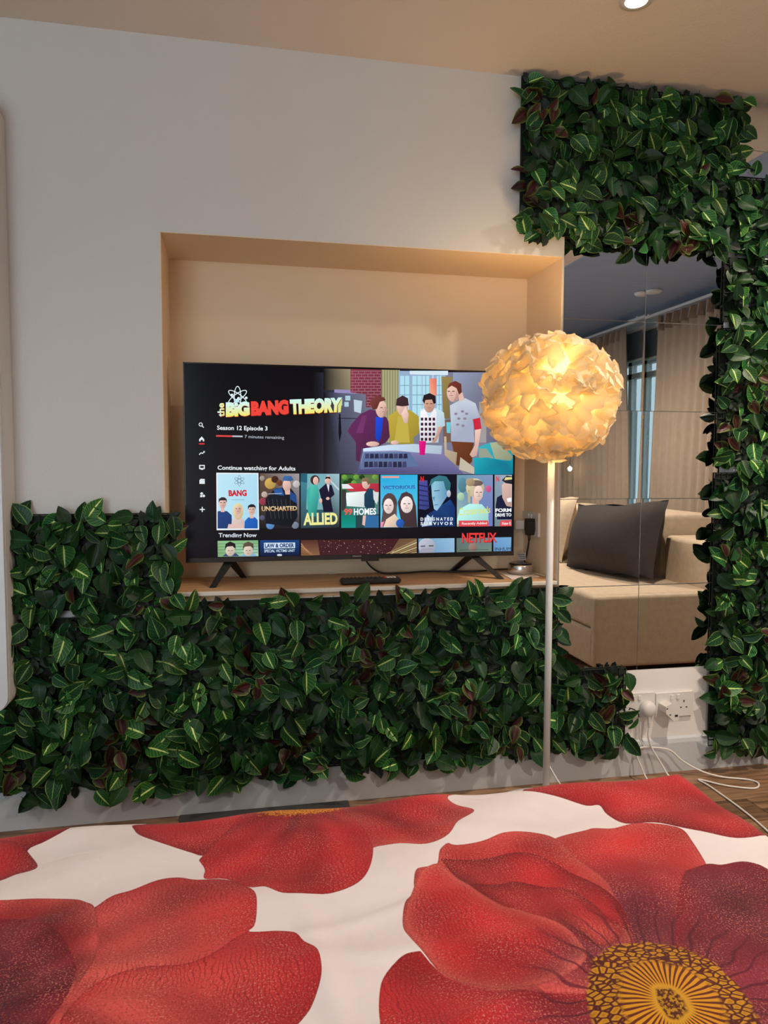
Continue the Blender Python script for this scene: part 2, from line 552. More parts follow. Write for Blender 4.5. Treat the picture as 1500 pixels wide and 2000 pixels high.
pet(zr([(330, 460), (370, 455), (450, 455), (530, 435), (640, 450), (720, 460), (800, 510), (870, 570), (940, 640), (860, 700), (700, 640), (560, 600), (420, 520)]), CF, RLT, RED, S(104, 14, 24), .08, .2, .020)
pet(zr([(165, 400), (225, 370), (270, 395), (330, 445), (400, 500), (480, 540), (560, 560), (720, 640), (800, 760), (600, 860), (380, 840), (250, 780), (150, 680), (97, 580), (140, 450)]), CF, PUR, RED, S(204, 96, 86), .10, .18, .010)


def seg_sdf(P, poly):
    """signed distance, positive inside"""
    px, py = P[:, 0], P[:, 1]
    d = np.full(len(P), 1e9)
    ins = np.zeros(len(P), bool)
    n = len(poly)
    for i in range(n):
        ax, ay = poly[i]
        bx, by = poly[(i + 1) % n]
        ex, ey = bx - ax, by - ay
        wx, wy = px - ax, py - ay
        h = np.clip((wx * ex + wy * ey) / (ex * ex + ey * ey + 1e-12), 0, 1)
        d = np.minimum(d, (wx - ex * h) ** 2 + (wy - ey * h) ** 2)
        c = ((ay > py) != (by > py)) & (px < (bx - ax) * (py - ay) / ((by - ay) if abs(by - ay) > 1e-12 else 1e-12) + ax)
        ins ^= c
    return np.where(ins, 1, -1) * np.sqrt(d)


def drape(s, edge, R=.045):
    """arc length s along a line towards an edge -> (offset, drop)"""
    k = s - (edge - R)
    if k <= 0:
        return s, 0.0
    a = k / R
    if a < math.pi / 2:
        return edge - R + R * math.sin(a), R * (1 - math.cos(a))
    return edge + .02 * min(1, (k - R * math.pi / 2) * 3), R + (k - R * math.pi / 2)


def build_duvet():
    ss = np.concatenate([np.linspace(-1.05, -.56, 14)[:-1], np.arange(-.56, 1.0, .004), np.linspace(1.0, 1.16, 18)])
    tt = np.concatenate([np.linspace(BY0 - .2, -1.80, 20)[:-1], np.arange(-1.80, -.96, .004), np.linspace(-.96, -.76, 18)])
    nx, ny = len(ss), len(tt)
    G = np.zeros((ny, nx, 3))
    xs = [drape(s, BX1) if s > 0 else drape(-s, -BX0) for s in ss]
    ys = [drape(t, BY1) for t in tt]
    for j in range(ny):
        yo, yd = ys[j]
        for i in range(nx):
            xo, xd = xs[i]
            if ss[i] <= 0:
                xo = -xo
            G[j, i] = (xo, yo, BZ - max(xd, yd) if (xd > .0 and yd > .0) else BZ - xd - yd)
    # rounded corner at the foot: pull the draped corner inwards
    Xg, Yg = np.meshgrid(ss, tt)
    top = np.clip((G[:, :, 2] - (BZ - .04)) / .04, 0, 1)
    z = .0045 * np.sin(Xg * 9 + 1.3 * np.sin(Yg * 7)) * np.cos(Yg * 11 + .8) + .003 * np.sin(Xg * 23 + Yg * 17) + .0022 * np.sin(Yg * 41 - Xg * 13 + 2 * np.sin(Xg * 9))
    for (cx, cy, dx, dy, w, h) in ((.02, -1.50, .25, -1, .02, .006), (.10, -1.52, .1, -1, .016, .005), (.16, -1.42, 1, .25, .015, .004), (-.2, -1.55, 1, .3, .015, .004), (.3, -1.60, 1, .35, .014, .006), (.25, -1.5, 1, -.1, .02, .004), (.33, -1.22, 1, -.2, .02, .004)):
        l = math.hypot(dx, dy)
        a = (Xg - cx) * dx / l + (Yg - cy) * dy / l
        q = -(Xg - cx) * dy / l + (Yg - cy) * dx / l
        z += h * np.exp(-(q / w) ** 2) * np.exp(-(a / .14) ** 2)
    G[:, :, 2] += z * top
    fold = 1 - top
    G[:, :, 1] += fold * .010 * np.sin(Xg * 30) * (Yg > BY1 - .02)
    me = bpy.data.meshes.new('duvet')
    idx = np.arange(nx * ny).reshape(ny, nx)
    F4 = np.stack([idx[:-1, :-1], idx[:-1, 1:], idx[1:, 1:], idx[1:, :-1]], -1).reshape(-1, 4)
    me.from_pydata(G.reshape(-1, 3).tolist(), [], F4.tolist())
    me.polygons.foreach_set('use_smooth', [True] * len(me.polygons))
    P = np.stack([Xg.ravel(), Yg.ravel()], 1)
    # keep the print true on the flat top
    for k, (pts, c, ci, co, ce, r0, r1, ew) in enumerate(PET):
        poly = [bedpt(*p) for p in [(v.x, v.y) for v in spline([(x, y, 0) for x, y in pts] + [(pts[0][0], pts[0][1], 0)], 4)][:-1]]
        d = seg_sdf(P, poly)
        r = np.hypot(P[:, 0] - c[0], P[:, 1] - c[1])
        f = np.clip((r - r0) / (r1 - r0), 0, 1)[:, None]
        f = f * f * (3 - 2 * f)
        col = np.array(ci[:3])[None] * (1 - f) + np.array(co[:3])[None] * f
        e = np.exp(-np.clip(d, 0, 1) / ew)[:, None] * .85
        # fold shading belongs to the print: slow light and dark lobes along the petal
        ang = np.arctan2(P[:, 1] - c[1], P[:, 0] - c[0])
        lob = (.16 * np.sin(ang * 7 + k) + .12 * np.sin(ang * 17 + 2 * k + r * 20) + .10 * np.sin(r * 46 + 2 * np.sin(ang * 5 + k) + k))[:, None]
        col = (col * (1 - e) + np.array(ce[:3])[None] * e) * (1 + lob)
        out = np.concatenate([col, np.clip(.5 + d / .03, 0, 1)[:, None]], 1).astype(np.float32)
        at = me.attributes.new('petal_%02d' % k, 'FLOAT_COLOR', 'POINT')
        at.data.foreach_set('color', out.ravel())
    at = me.attributes.new('print_map', 'FLOAT_VECTOR', 'POINT')
    at.data.foreach_set('vector', np.stack([P[:, 0], P[:, 1], np.zeros(len(P))], 1).astype(np.float32).ravel())
    me.update()
    return me


def duvet_mat():
    m, nt, N, L, P = new_mat('duvet_poppy_print')

    def math_(op, a, b=None, c=None, clamp=False):
        n = N.new('ShaderNodeMath')
        n.operation = op
        n.use_clamp = clamp
        for i, v in enumerate((a, b, c)):
            if v is None:
                continue
            if isinstance(v, (int, float)):
                n.inputs[i].default_value = v
            else:
                L.new(v, n.inputs[i])
        return n.outputs[0]

    def mix(f, a, b):
        n = N.new('ShaderNodeMix')
        n.data_type = 'RGBA'
        for k, v in (('Factor', f), ('A', a), ('B', b)):
            if isinstance(v, tuple):
                n.inputs[k].default_value = v
            elif isinstance(v, (int, float)):
                n.inputs[k].default_value = v
            else:
                L.new(v, n.inputs[k])
        return n.outputs['Result']

    def rng_(v, a, b, c=0., d=1.):
        n = N.new('ShaderNodeMapRange')
        n.interpolation_type = 'SMOOTHSTEP'
        n.inputs['From Min'].default_value, n.inputs['From Max'].default_value = a, b
        n.inputs['To Min'].default_value, n.inputs['To Max'].default_value = c, d
        L.new(v, n.inputs['Value'])
        return n.outputs[0]

    at = N.new('ShaderNodeAttribute')
    at.attribute_name = 'print_map'
    uv = at.outputs['Vector']

    def noise(scale, detail=2, vec=uv, dist=0.):
        n = N.new('ShaderNodeTexNoise')
        n.inputs['Scale'].default_value = scale
        n.inputs['Detail'].default_value = detail
        n.inputs['Distortion'].default_value = dist
        L.new(vec, n.inputs['Vector'])
        return n.outputs['Fac']

    white = mix(noise(30), S(226, 216, 217), S(234, 224, 225))
    cur = white
    mask = None
    for k in range(len(PET)):
        a = N.new('ShaderNodeAttribute')
        a.attribute_name = 'petal_%02d' % k
        f = rng_(a.outputs['Alpha'], .475, .525)
        # thin dark outline just inside the petal edge
        o = math_('MULTIPLY', rng_(a.outputs['Alpha'], .53, .60, 1, 0), .35)
        c = mix(o, a.outputs['Color'], RDK)
        cur = mix(f, cur, c)
        mask = f if mask is None else math_('MAXIMUM', mask, f)
    # printed stipple and grain inside the petals
    st = rng_(noise(420, 2), .52, .66)
    st = math_('MULTIPLY', st, rng_(noise(14, 2), .35, .65, .15, .72))
    pet_c = mix(st, cur, S(218, 132, 120))
    dk = math_('MULTIPLY', rng_(noise(300, 1), .36, .46, 1, 0), .35)
    pet_c = mix(dk, pet_c, S(120, 20, 28))
    w = N.new('ShaderNodeTexWave')
    w.inputs['Scale'].default_value = 55
    w.inputs['Distortion'].default_value = 14
    w.inputs['Detail'].default_value = 1.5
    w.inputs['Detail Scale'].default_value = .6
    L.new(uv, w.inputs['Vector'])
    vl = math_('MULTIPLY', rng_(w.outputs['Fac'], .0, .24, 1, 0), rng_(noise(9, 1), .46, .58, 0, .55))
    pet_c = mix(vl, pet_c, S(122, 22, 28))
    cur = mix(mask, cur, pet_c)
    # heart of the right-hand flower
    sep = N.new('ShaderNodeSeparateXYZ')
    L.new(uv, sep.inputs[0])
    dx0 = math_('SUBTRACT', sep.outputs[0], CF[0])
    dy0 = math_('SUBTRACT', sep.outputs[1], CF[1])
    ca, sa = .52, .854                    # long axis of the heart
    p = math_('ADD', math_('MULTIPLY', dx0, ca), math_('MULTIPLY', dy0, sa))
    q = math_('SUBTRACT', math_('MULTIPLY', dy0, ca), math_('MULTIPLY', dx0, sa))
    p = math_('MULTIPLY', p, .80)
    rr = math_('SQRT', math_('ADD', math_('MULTIPLY', p, p), math_('MULTIPLY', q, q)))
    an = math_('ARCTAN2', q, p)
    rr = math_('ADD', rr, math_('MULTIPLY', math_('SUBTRACT', noise(40, 1), .5), .016))
    # dark veins leaving the heart
    vs_ = math_('SINE', math_('ADD', math_('MULTIPLY', an, 34), math_('MULTIPLY', noise(16, 1), 9)))
    ve = math_('MULTIPLY', rng_(vs_, .78, .98), math_('MULTIPLY', rng_(rr, .10, .19, .75, 0), mask))
    cur = mix(ve, cur, S(74, 22, 36))
    vor = N.new('ShaderNodeTexVoronoi')
    vor.feature = 'DISTANCE_TO_EDGE'
    vor.inputs['Scale'].default_value = 95
    mpv = N.new('ShaderNodeMapping')
    mpv.inputs['Rotation'].default_value = (0, 0, .6)
    mpv.inputs['Scale'].default_value = (1, 1.5, 1)
    L.new(uv, mpv.inputs['Vector'])
    L.new(mpv.outputs[0], vor.inputs['Vector'])
    ed = rng_(vor.outputs['Distance'], .06, .20, 1, 0)
    pel = mix(rng_(vor.outputs['Distance'], .2, .4), S(196, 138, 30), S(168, 112, 20))
    pel = mix(ed, pel, S(82, 30, 26))
    ray_ = rng_(math_('SINE', math_('ADD', math_('MULTIPLY', an, 46), math_('MULTIPLY', noise(30, 1), 4))), -.1, .5)
    inner = mix(ray_, S(206, 142, 28), S(96, 42, 26))
    core = mix(rng_(noise(240, 2), .46, .56), S(78, 34, 22), S(176, 126, 30))
    yel = mix(rng_(rr, .050, .060), inner, pel)
    yel = mix(rng_(rr, .018, .026), S(200, 146, 40), yel)
    yel = mix(rng_(rr, .013, .018), core, yel)
    cur = mix(rng_(rr, .085, .091, 1, 0), cur, yel)
    # stamens of the flower that hangs over the foot edge
    dxm = math_('SUBTRACT', sep.outputs[0], CS[0])
    dym = math_('SUBTRACT', sep.outputs[1], CS[1])
    rm = math_('SQRT', math_('ADD', math_('MULTIPLY', dxm, math_('MULTIPLY', dxm, .10)), math_('MULTIPLY', dym, dym)))
    rm = math_('ADD', rm, math_('MULTIPLY', math_('SUBTRACT', noise(160, 1), .5), .025))
    cur = mix(math_('MULTIPLY', rng_(rm, .018, .024, 1, 0), rng_(noise(330, 1), .4, .5)), cur, S(214, 140, 30))
    L.new(cur, P.inputs['Base Color'])
    P.inputs['Roughness'].default_value = .85
    P.inputs['Specular IOR Level'].default_value = .15
    P.inputs['Sheen Weight'].default_value = .1
    bp = N.new('ShaderNodeBump')
    bp.inputs['Strength'].default_value = .35
    bp.inputs['Distance'].default_value = .01
    L.new(noise(11, 4, dist=1.2), bp.inputs['Height'])
    bp2 = N.new('ShaderNodeBump')
    bp2.inputs['Strength'].default_value = .12
    bp2.inputs['Distance'].default_value = .001
    L.new(noise(900, 1), bp2.inputs['Height'])
    L.new(bp.outputs[0], bp2.inputs['Normal'])
    L.new(bp2.outputs[0], P.inputs['Normal'])
    return m


duvet = link('duvet', build_duvet(), duvet_mat())
tag(duvet, 'white duvet printed with huge red poppies, spread over the bed', 'duvet')
shade_strip = MB().box(-.165, .36, -.62, -.022, .0005, .006, .002).build('shade_strip', shade_strip_mat)  # dark sheet added as the shade at the foot of the skirting
tag(shade_strip, 'dark strip laid as floor shade between the bed and the skirting', 'shade_strip')

# ------------------------------------------------------------------ shelf in the niche
SZ = .696
sh = thing('wall_shelf', 'pine shelf board in the wall niche under the television', 'shelf', ((NX0 + NX1) / 2, .15, NZ0))
hw = (NX1 - NX0) / 2 - .003
MB().box(-hw, hw, -.148, .147, .0005, SZ - NZ0).build('board', shelf_wood, sh)
MB().box(-hw, hw, -.160, -.1485, .0135, SZ - NZ0 - .001, .002).build('front_lipping', shelf_edge, sh)
for k, gx in enumerate((-.45, -.1, .28)):
    MB().box(gx, gx + .02, .139, .1465, SZ - NZ0, SZ - NZ0 + .006).build('spacer', shelf_edge, sh)

# ------------------------------------------------------------------ television
TX0, TX1, TZ0, TZ1, TY = -.145, .975, .768, 1.410, .13
TC = ((TX0 + TX1) / 2, TY, SZ)
tv = thing('television', 'large flat television showing a streaming menu on the niche shelf', 'television', TC)
hw = (TX1 - TX0) / 2
b = MB().box(-hw, hw, .002, .03, TZ0 - SZ, TZ1 - SZ, .003)
b.box(-hw * .82, hw * .82, .03, .075, TZ0 - SZ + .03, TZ1 - SZ - .12, .012)
b.build('housing', black_plastic, tv)
b = MB()
bz = .004
b.box(-hw, hw, -.001, .004, TZ1 - SZ - .005, TZ1 - SZ, .001).box(-hw, hw, -.003, .004, TZ0 - SZ, TZ0 - SZ + .016, .001)
b.box(-hw, -hw + bz, -.001, .004, TZ0 - SZ, TZ1 - SZ, .001).box(hw - bz, hw, -.001, .004, TZ0 - SZ, TZ1 - SZ, .001)
b.box(.015, .075, -.004, .01, TZ0 - SZ - .008, TZ0 - SZ + .001, .001)
b.build('bezel', black_gloss, tv)
for s, top, front, back in ((-1, -.42, -.475, -.375), (1, .415, .49, .37)):
    b = MB()
    for x1, yb in ((front, -.065), (back, .13)):
        A = Vector((top, .02, TZ0 - SZ + .004))
        B = Vector((x1, yb, .0005))
        d = Vector((.016, 0, 0))
        e = Vector((0, .008, 0))
        tap = .62
        vs = [A - d - e, A + d - e, A + d + e, A - d + e, B - d * tap - e, B + d * tap - e, B + d * tap + e, B - d * tap + e]
        b.add(vs, [(0, 1, 2, 3), (7, 6, 5, 4), (0, 4, 5, 1), (1, 5, 6, 2), (2, 6, 7, 3), (3, 7, 4, 0)])
    b.build('stand_leg', black_plastic, tv)


def screen_mat():
    m, nt, N, L, P = new_mat('screen_pixels')
    a = N.new('ShaderNodeAttribute')
    a.attribute_name = 'pixel'
    P.inputs['Base Color'].default_value = (.004, .004, .005, 1)
    P.inputs['Roughness'].default_value = .18
    P.inputs['Specular IOR Level'].default_value = .10
    L.new(a.outputs['Color'], P.inputs['Emission Color'])
    P.inputs['Emission Strength'].default_value = 1.0
    return m


SCREEN = screen_mat()
_text_cache = {}


def text_shape(s, bold=.0):
    if (s, bold) in _text_cache:
        return _text_cache[s, bold]
    c = bpy.data.curves.new('lettering', 'FONT')
    c.body = s
    c.offset = bold
    c.resolution_u = 3
    o = bpy.data.objects.new('lettering', c)
    COL.objects.link(o)
    dg = bpy.context.evaluated_depsgraph_get()
    me = bpy.data.meshes.new_from_object(o.evaluated_get(dg))
    v = np.array([x.co[:2] for x in me.vertices])
    f = [tuple(p.vertices) for p in me.polygons]
    bpy.data.objects.remove(o)
    bpy.data.curves.remove(c)
    bpy.data.meshes.remove(me)
    v = (v - v.min(0)) / (v.max(0) - v.min(0))
    _text_cache[s, bold] = (v, f)
    return v, f


class Pic:
    """flat picture on the screen: coloured shapes, given in photograph pixels of the screen plane"""
    plane = TY

    def __init__(s, base=0):
        s.v, s.f, s.c, s.k = [], [], [], base
        s.clip = None

    def at(s, px, py):
        r = ray(px, py)
        q = (s.plane + DIST) / r.y
        return (r.x * q - TC[0], r.z * q + HGT - TC[2])

    def poly(s, pts, col):
        o = len(s.v)
        s.k += 1
        if isinstance(col, list):
            cols = col
        elif len(pts) >= 5 and max(q[1] for q in pts) - min(q[1] for q in pts) > 5:
            # soft studio shading of the pictured thing: brighter upper left, deeper lower right
            w = [q[0] + q[1] for q in pts]
            lo, hi = min(w), max(w)
            cols = [tuple(c * (1.22 - .46 * (v - lo) / (hi - lo + 1e-6)) for c in col[:3]) + (1,) for v in w]
        else:
            cols = [col] * len(pts)
        if s.clip:
            x0, y0, x1, y1 = s.clip
            for ax, lim, sg in ((0, x0, 1), (0, x1, -1), (1, y0, 1), (1, y1, -1)):
                out = []
                for i in range(len(pts)):
                    (p, cp), (q, cq) = (pts[i - 1], cols[i - 1]), (pts[i], cols[i])
                    dp, dq = (p[ax] - lim) * sg, (q[ax] - lim) * sg
                    if (dp >= 0) != (dq >= 0):
                        t = dp / (dp - dq)
                        out.append((tuple(p[k] + (q[k] - p[k]) * t for k in (0, 1)), tuple(cp[k] + (cq[k] - cp[k]) * t for k in range(4))))
                    if dq >= 0:
                        out.append((q, cq))
                if len(out) < 3:
                    return s
                pts, cols = [a for a, _ in out], [b for _, b in out]
        for p, c in zip(pts, cols):
            x, z = s.at(*p)
            s.v.append((x, -.00002 * s.k, z))
            s.c.append(c)
        s.f.append(tuple(range(o, o + len(pts))))
        return s

    def rect(s, x0, y0, x1, y1, col, col2=None, hor=False):
        c = [col] * 4 if col2 is None else ([col, col2, col2, col] if hor else [col, col, col2, col2])
        return s.poly([(x0, y0), (x1, y0), (x1, y1), (x0, y1)], c)

    def ell(s, cx, cy, rx, ry, col, n=14, rot=0):
        a = math.radians(rot)
        pts = []
        for k in range(n):
            u, v = rx * math.cos(2 * math.pi * k / n), ry * math.sin(2 * math.pi * k / n)
            pts.append((cx + u * math.cos(a) - v * math.sin(a), cy + u * math.sin(a) + v * math.cos(a)))
        return s.poly(pts, col)

    def ring(s, cx, cy, rx, ry, w, col, rot=0, n=24):
        a = math.radians(rot)
        P = lambda q, k: (lambda u, v: (cx + u * math.cos(a) - v * math.sin(a), cy + u * math.sin(a) + v * math.cos(a)))((rx + q) * math.cos(2 * math.pi * k / n), (ry + q) * math.sin(2 * math.pi * k / n))
        s.k += 1
        for k in range(n):
            s.k -= 1
            s.poly([P(w / 2, k), P(w / 2, k + 1), P(-w / 2, k + 1), P(-w / 2, k)], col)
        return s

    def line(s, x0, y0, x1, y1, w, col):
        l = math.hypot(x1 - x0, y1 - y0)
        nx, ny = -(y1 - y0) / l * w / 2, (x1 - x0) / l * w / 2
        return s.poly([(x0 + nx, y0 + ny), (x1 + nx, y1 + ny), (x1 - nx, y1 - ny), (x0 - nx, y0 - ny)], col)

    def text(s, body, tl, tr, br, bl, col, col2=None, bold=.02):
        """lettering fitted into a four-cornered box"""
        v, f = text_shape(body, bold)
        o = len(s.v)
        s.k += 1
        col2 = col2 or col
        for a, b in v:
            x = (tl[0] * (1 - a) + tr[0] * a) * b + (bl[0] * (1 - a) + br[0] * a) * (1 - b)
            y = (tl[1] * (1 - a) + tr[1] * a) * b + (bl[1] * (1 - a) + br[1] * a) * (1 - b)
            X, Z = s.at(x, y)
            s.v.append((X, -.00002 * s.k, Z))
            s.c.append(tuple(col[i] * b + col2[i] * (1 - b) for i in range(4)))
        s.f += [tuple(i + o for i in g) for g in f]
        return s

    def tbox(s, body, x0, y0, x1, y1, col, col2=None, bold=.02, sl=0.):
        d = (x1 - x0) * sl
        return s.text(body, (x0, y0), (x1, y0 + d), (x1, y1 + d), (x0, y1), col, col2, bold)

    def face(s, x, y, h, sc=1.0):
        """plain brows, eyes and mouth"""
        d = S(84, 56, 54)
        for k in (-1, 1):
            s.rect(x + k * .16 * h - .09 * h * sc, y - .06 * h, x + k * .16 * h + .09 * h * sc, y + .0 * h, d)
        s.rect(x - .12 * h, y + .26 * h, x + .12 * h, y + .30 * h, S(164, 96, 92))
        s.poly([(x - .02 * h, y), (x + .06 * h, y + .17 * h), (x - .04 * h, y + .17 * h)], S(196, 150, 138))
        return s

    def man(s, x, y, h, skin, hair, cloth, w=.5, long_hair=False):
        """plain figure: shoulders, neck, head, hair; x,y = top of head, h = head height"""
        s.poly([(x - w * 2.1 * h, y + 3.6 * h), (x - w * 1.9 * h, y + 1.7 * h), (x - w * .9 * h, y + 1.3 * h), (x + w * .9 * h, y + 1.3 * h), (x + w * 1.9 * h, y + 1.7 * h), (x + w * 2.1 * h, y + 3.6 * h)], cloth)
        if long_hair:
            s.ell(x, y + .75 * h, .55 * h, .85 * h, hair)
        s.rect(x - .18 * h, y + .8 * h, x + .18 * h, y + 1.4 * h, skin)
        s.ell(x, y + .55 * h, .36 * h, .5 * h, skin)
        s.poly([(x + .08 * h, y + .25 * h), (x + .36 * h, y + .5 * h), (x + .2 * h, y + .98 * h), (x + .05 * h, y + .8 * h)], tuple(q * .8 for q in skin))
        s.face(x, y + .5 * h, h)
        s.poly([(x - .4 * h, y + .5 * h), (x - .38 * h, y + .12 * h), (x - .1 * h, y - .06 * h), (x + .2 * h, y - .04 * h), (x + .4 * h, y + .15 * h), (x + .4 * h, y + .5 * h), (x + .28 * h, y + .25 * h), (x - .25 * h, y + .27 * h)], hair)
        return s

    def build(s, name, parent, label=None):
        me = bpy.data.meshes.new(name)
        me.from_pydata(s.v, [], s.f)
        at = me.attributes.new('pixel', 'FLOAT_COLOR', 'POINT')
        at.data.foreach_set('color', np.array(s.c, np.float32).ravel())
        me.update()
        o = link(name, me, SCREEN, parent)
        if label:
            o['label'] = label
        return o


def on_tv(o):
    return o


# base of the menu
p = Pic()
X0, X1, Y0, Y1 = -hw + bz, hw - bz, TZ0 - SZ + .016, TZ1 - SZ - .005
gx = np.linspace(X0, X1, 13)
gz = np.linspace(Y0, Y1, 9)
V, Cc, Ff = [], [], []
for j, zz in enumerate(gz):
    for i, xx in enumerate(gx):
        V.append((xx, 0.0, zz))
        u, w_ = i / 12, j / 8
        k = math.exp(-((u - .45) / .45) ** 2 - ((w_ - .38) / .35) ** 2)
        a, c = S(7, 7, 13), S(30, 25, 29)
        Cc.append(tuple(a[q] * (1 - k) + c[q] * k for q in range(4)))
for j in range(8):
    for i in range(12):
        Ff.append((j * 13 + i, j * 13 + i + 1, j * 13 + i + 14, j * 13 + i + 13))
me = bpy.data.meshes.new('screen')
me.from_pydata(V, [], Ff)
at = me.attributes.new('pixel', 'FLOAT_COLOR', 'POINT')
at.data.foreach_set('color', np.array(Cc, np.float32).ravel())
screen = link('screen', me, SCREEN, tv)

WHT, SKIN, DKH, BRH = S(235, 240, 245), S(226, 186, 172), S(34, 24, 30), S(92, 54, 44)


def z5(*pts):
    return [(660 + x / 4.286, 715 + y / 4.286) for x, y in pts]


# the film still: kitchen, window, table, four plain figures
h = Pic(2)
DK = S(23, 19, 24)
FT, FB = S(15, 13, 18), S(28, 23, 27)
h.poly([(612, 727), (690, 729), (690, 926), (612, 925)], [FT, S(74, 78, 100), S(60, 60, 80), FB])
h.rect(690, 727, 1000, 926, S(112, 112, 132), S(128, 130, 156), True)
h.poly(z5((-120, 20), (105, 25), (105, 200), (-120, 200)), [FT, S(158, 142, 116), S(140, 128, 104), FT])
h.poly(z5((-30, 195), (160, 200), (160, 235), (-30, 235)), S(150, 140, 190))
h.poly(z5((-120, 215), (20, 225), (20, 900), (-120, 900)), [FT, S(88, 90, 114), S(62, 62, 80), FB])
h.poly(z5((20, 225), (230, 235), (235, 900), (20, 900)), [S(88, 90, 114), S(112, 116, 140), S(86, 88, 112), S(62, 62, 80)])
h.poly(z5((0, 432), (230, 438), (230, 444), (0, 440)), S(40, 40, 54))
h.poly(z5((8, 400), (22, 400), (30, 560), (14, 640), (4, 560)), S(22, 20, 28))
for a, b_, c, d in ((0, 262, 36, 330), (62, 248, 104, 288), (54, 300, 90, 340)):
    h.poly(z5((a, b_), (c, b_), (c, d), (a, d)), S(170, 205, 222))
h.poly(z5((0, 330), (34, 262), (24, 385), (0, 390)), S(214, 226, 130))
h.poly(z5((132, 280), (204, 292), (192, 395), (136, 380)), S(190, 210, 226))
h.poly(z5((105, 25), (365, 30), (365, 345), (235, 345), (235, 235), (105, 220)), S(126, 52, 66))
for r_ in range(13):
    y_ = 40 + r_ * 24
    h.poly(z5((108 if r_ < 8 else 238, y_), (362, y_), (362, y_ + 5), (108 if r_ < 8 else 238, y_ + 5)), S(168, 112, 130))
    for c_ in range(5):
        x_ = 118 + c_ * 52 + (r_ % 2) * 26
        if x_ < 360 and (r_ < 8 or x_ > 238):
            h.poly(z5((x_, y_), (x_ + 5, y_), (x_ + 5, y_ + 24), (x_, y_ + 24)), S(160, 104, 122))
h.poly(z5((365, 30), (512, 34), (512, 640), (365, 640)), S(146, 144, 104))
for x_ in range(375, 512, 22):
    h.poly(z5((x_, 32), (x_ + 9, 32), (x_ + 9, 640), (x_, 640)), S(176, 174, 132))
h.poly(z5((508, 40), (900, 45), (900, 470), (508, 470)), S(150, 176, 206))
for a, c in ((520, 596), (622, 700), (706, 762), (826, 866)):
    h.poly(z5((a, 82), (c, 82), (c, 440), (a, 440)), S(176, 224, 240))
    for y_ in (160, 240, 320):
        h.poly(z5((a, y_), (c, y_), (c, y_ + 5), (a, y_ + 5)), S(112, 140, 168))
    h.poly(z5(((a + c) / 2 - 2, 82), ((a + c) / 2 + 2, 82), ((a + c) / 2 + 2, 440), ((a + c) / 2 - 2, 440)), S(112, 140, 168))
h.poly(z5((600, 40), (920, 40), (920, 76), (600, 70)), S(214, 232, 242))
h.poly(z5((864, 88), (962, 90), (930, 200), (935, 440), (880, 440)), S(140, 122, 74))
h.poly(z5((790, 50), (797, 50), (797, 104), (790, 104)), S(220, 226, 236))
h.poly(z5((764, 104), (824, 104), (824, 248), (764, 248)), [S(240, 150, 128), S(232, 108, 84), S(236, 140, 110), S(240, 178, 150)])
h.poly(z5((962, 55), (1460, 60), (1460, 660), (1180, 640), (962, 430)), [S(146, 160, 186), S(104, 98, 118), S(90, 80, 96), S(120, 118, 140), S(126, 132, 156)])
h.poly(z5((1180, 300), (1240, 300), (1240, 640), (1180, 640)), S(160, 156, 156))
h.poly(z5((880, 450), (960, 450), (960, 640), (880, 640)), S(120, 92, 80))
h.poly(z5((905, 470), (945, 470), (940, 560), (910, 560)), S(110, 200, 214))
# figure in a plum jacket
h.poly(z5((150, 640), (80, 545), (110, 490), (190, 400), (270, 362), (310, 372), (405, 430), (430, 480), (436, 590), (400, 640), (350, 664), (330, 690), (200, 690), (180, 800), (150, 790)), S(92, 40, 84))
h.poly(z5((200, 420), (240, 410), (210, 560), (150, 560)), S(116, 54, 104))
h.poly(z5((315, 425), (378, 432), (360, 600), (334, 636), (312, 600)), S(28, 70, 206))
h.ell(*z5((362, 360))[0], 11, 17, SKIN)
h.poly(z5((268, 310), (282, 270), (330, 250), (385, 262), (400, 285), (350, 300), (325, 360), (290, 365)), S(112, 56, 50))
h.ell(*z5((290, 652))[0], 13, 5, SKIN)
# figure in a mustard jacket
h.poly(z5((420, 420), (500, 366), (600, 366), (675, 420), (680, 560), (630, 600), (636, 650), (440, 656), (428, 540)), S(178, 156, 58))
h.poly(z5((500, 420), (580, 420), (600, 640), (470, 640)), S(196, 176, 76))
h.ell(*z5((540, 345))[0], 11, 17, SKIN)
h.poly(z5((484, 330), (490, 275), (540, 246), (585, 270), (592, 330), (540, 338)), S(62, 40, 46))
h.poly(z5((528, 400), (566, 340), (590, 400), (584, 470), (556, 482)), S(232, 196, 184))
h.ell(*z5((475, 640))[0], 8, 4, SKIN)
# figure in a chequered vest
h.poly(z5((690, 360), (820, 352), (886, 390), (896, 500), (850, 520), (840, 640), (690, 646), (676, 480)), S(196, 220, 232))
h.poly(z5((690, 380), (726, 365), (760, 430), (806, 362), (824, 380), (818, 630), (684, 640)), S(236, 232, 238))
for r_ in range(5):
    for c_ in range(4):
        h.poly(z5(*[(692 + c_ * 33 + a, 432 + r_ * 42 + e_) for a, e_ in ((0, 0), (21, 0), (21, 25), (0, 25))]), S(62, 30, 56))
h.ell(*z5((762, 318))[0], 11, 17, S(206, 158, 138))
h.poly(z5((706, 290), (716, 245), (765, 226), (815, 250), (818, 310), (800, 318), (785, 280), (730, 285), (722, 318)), DKH)
h.poly(z5((836, 510), (874, 505), (836, 600), (806, 648), (784, 640), (820, 580)), S(206, 158, 138))
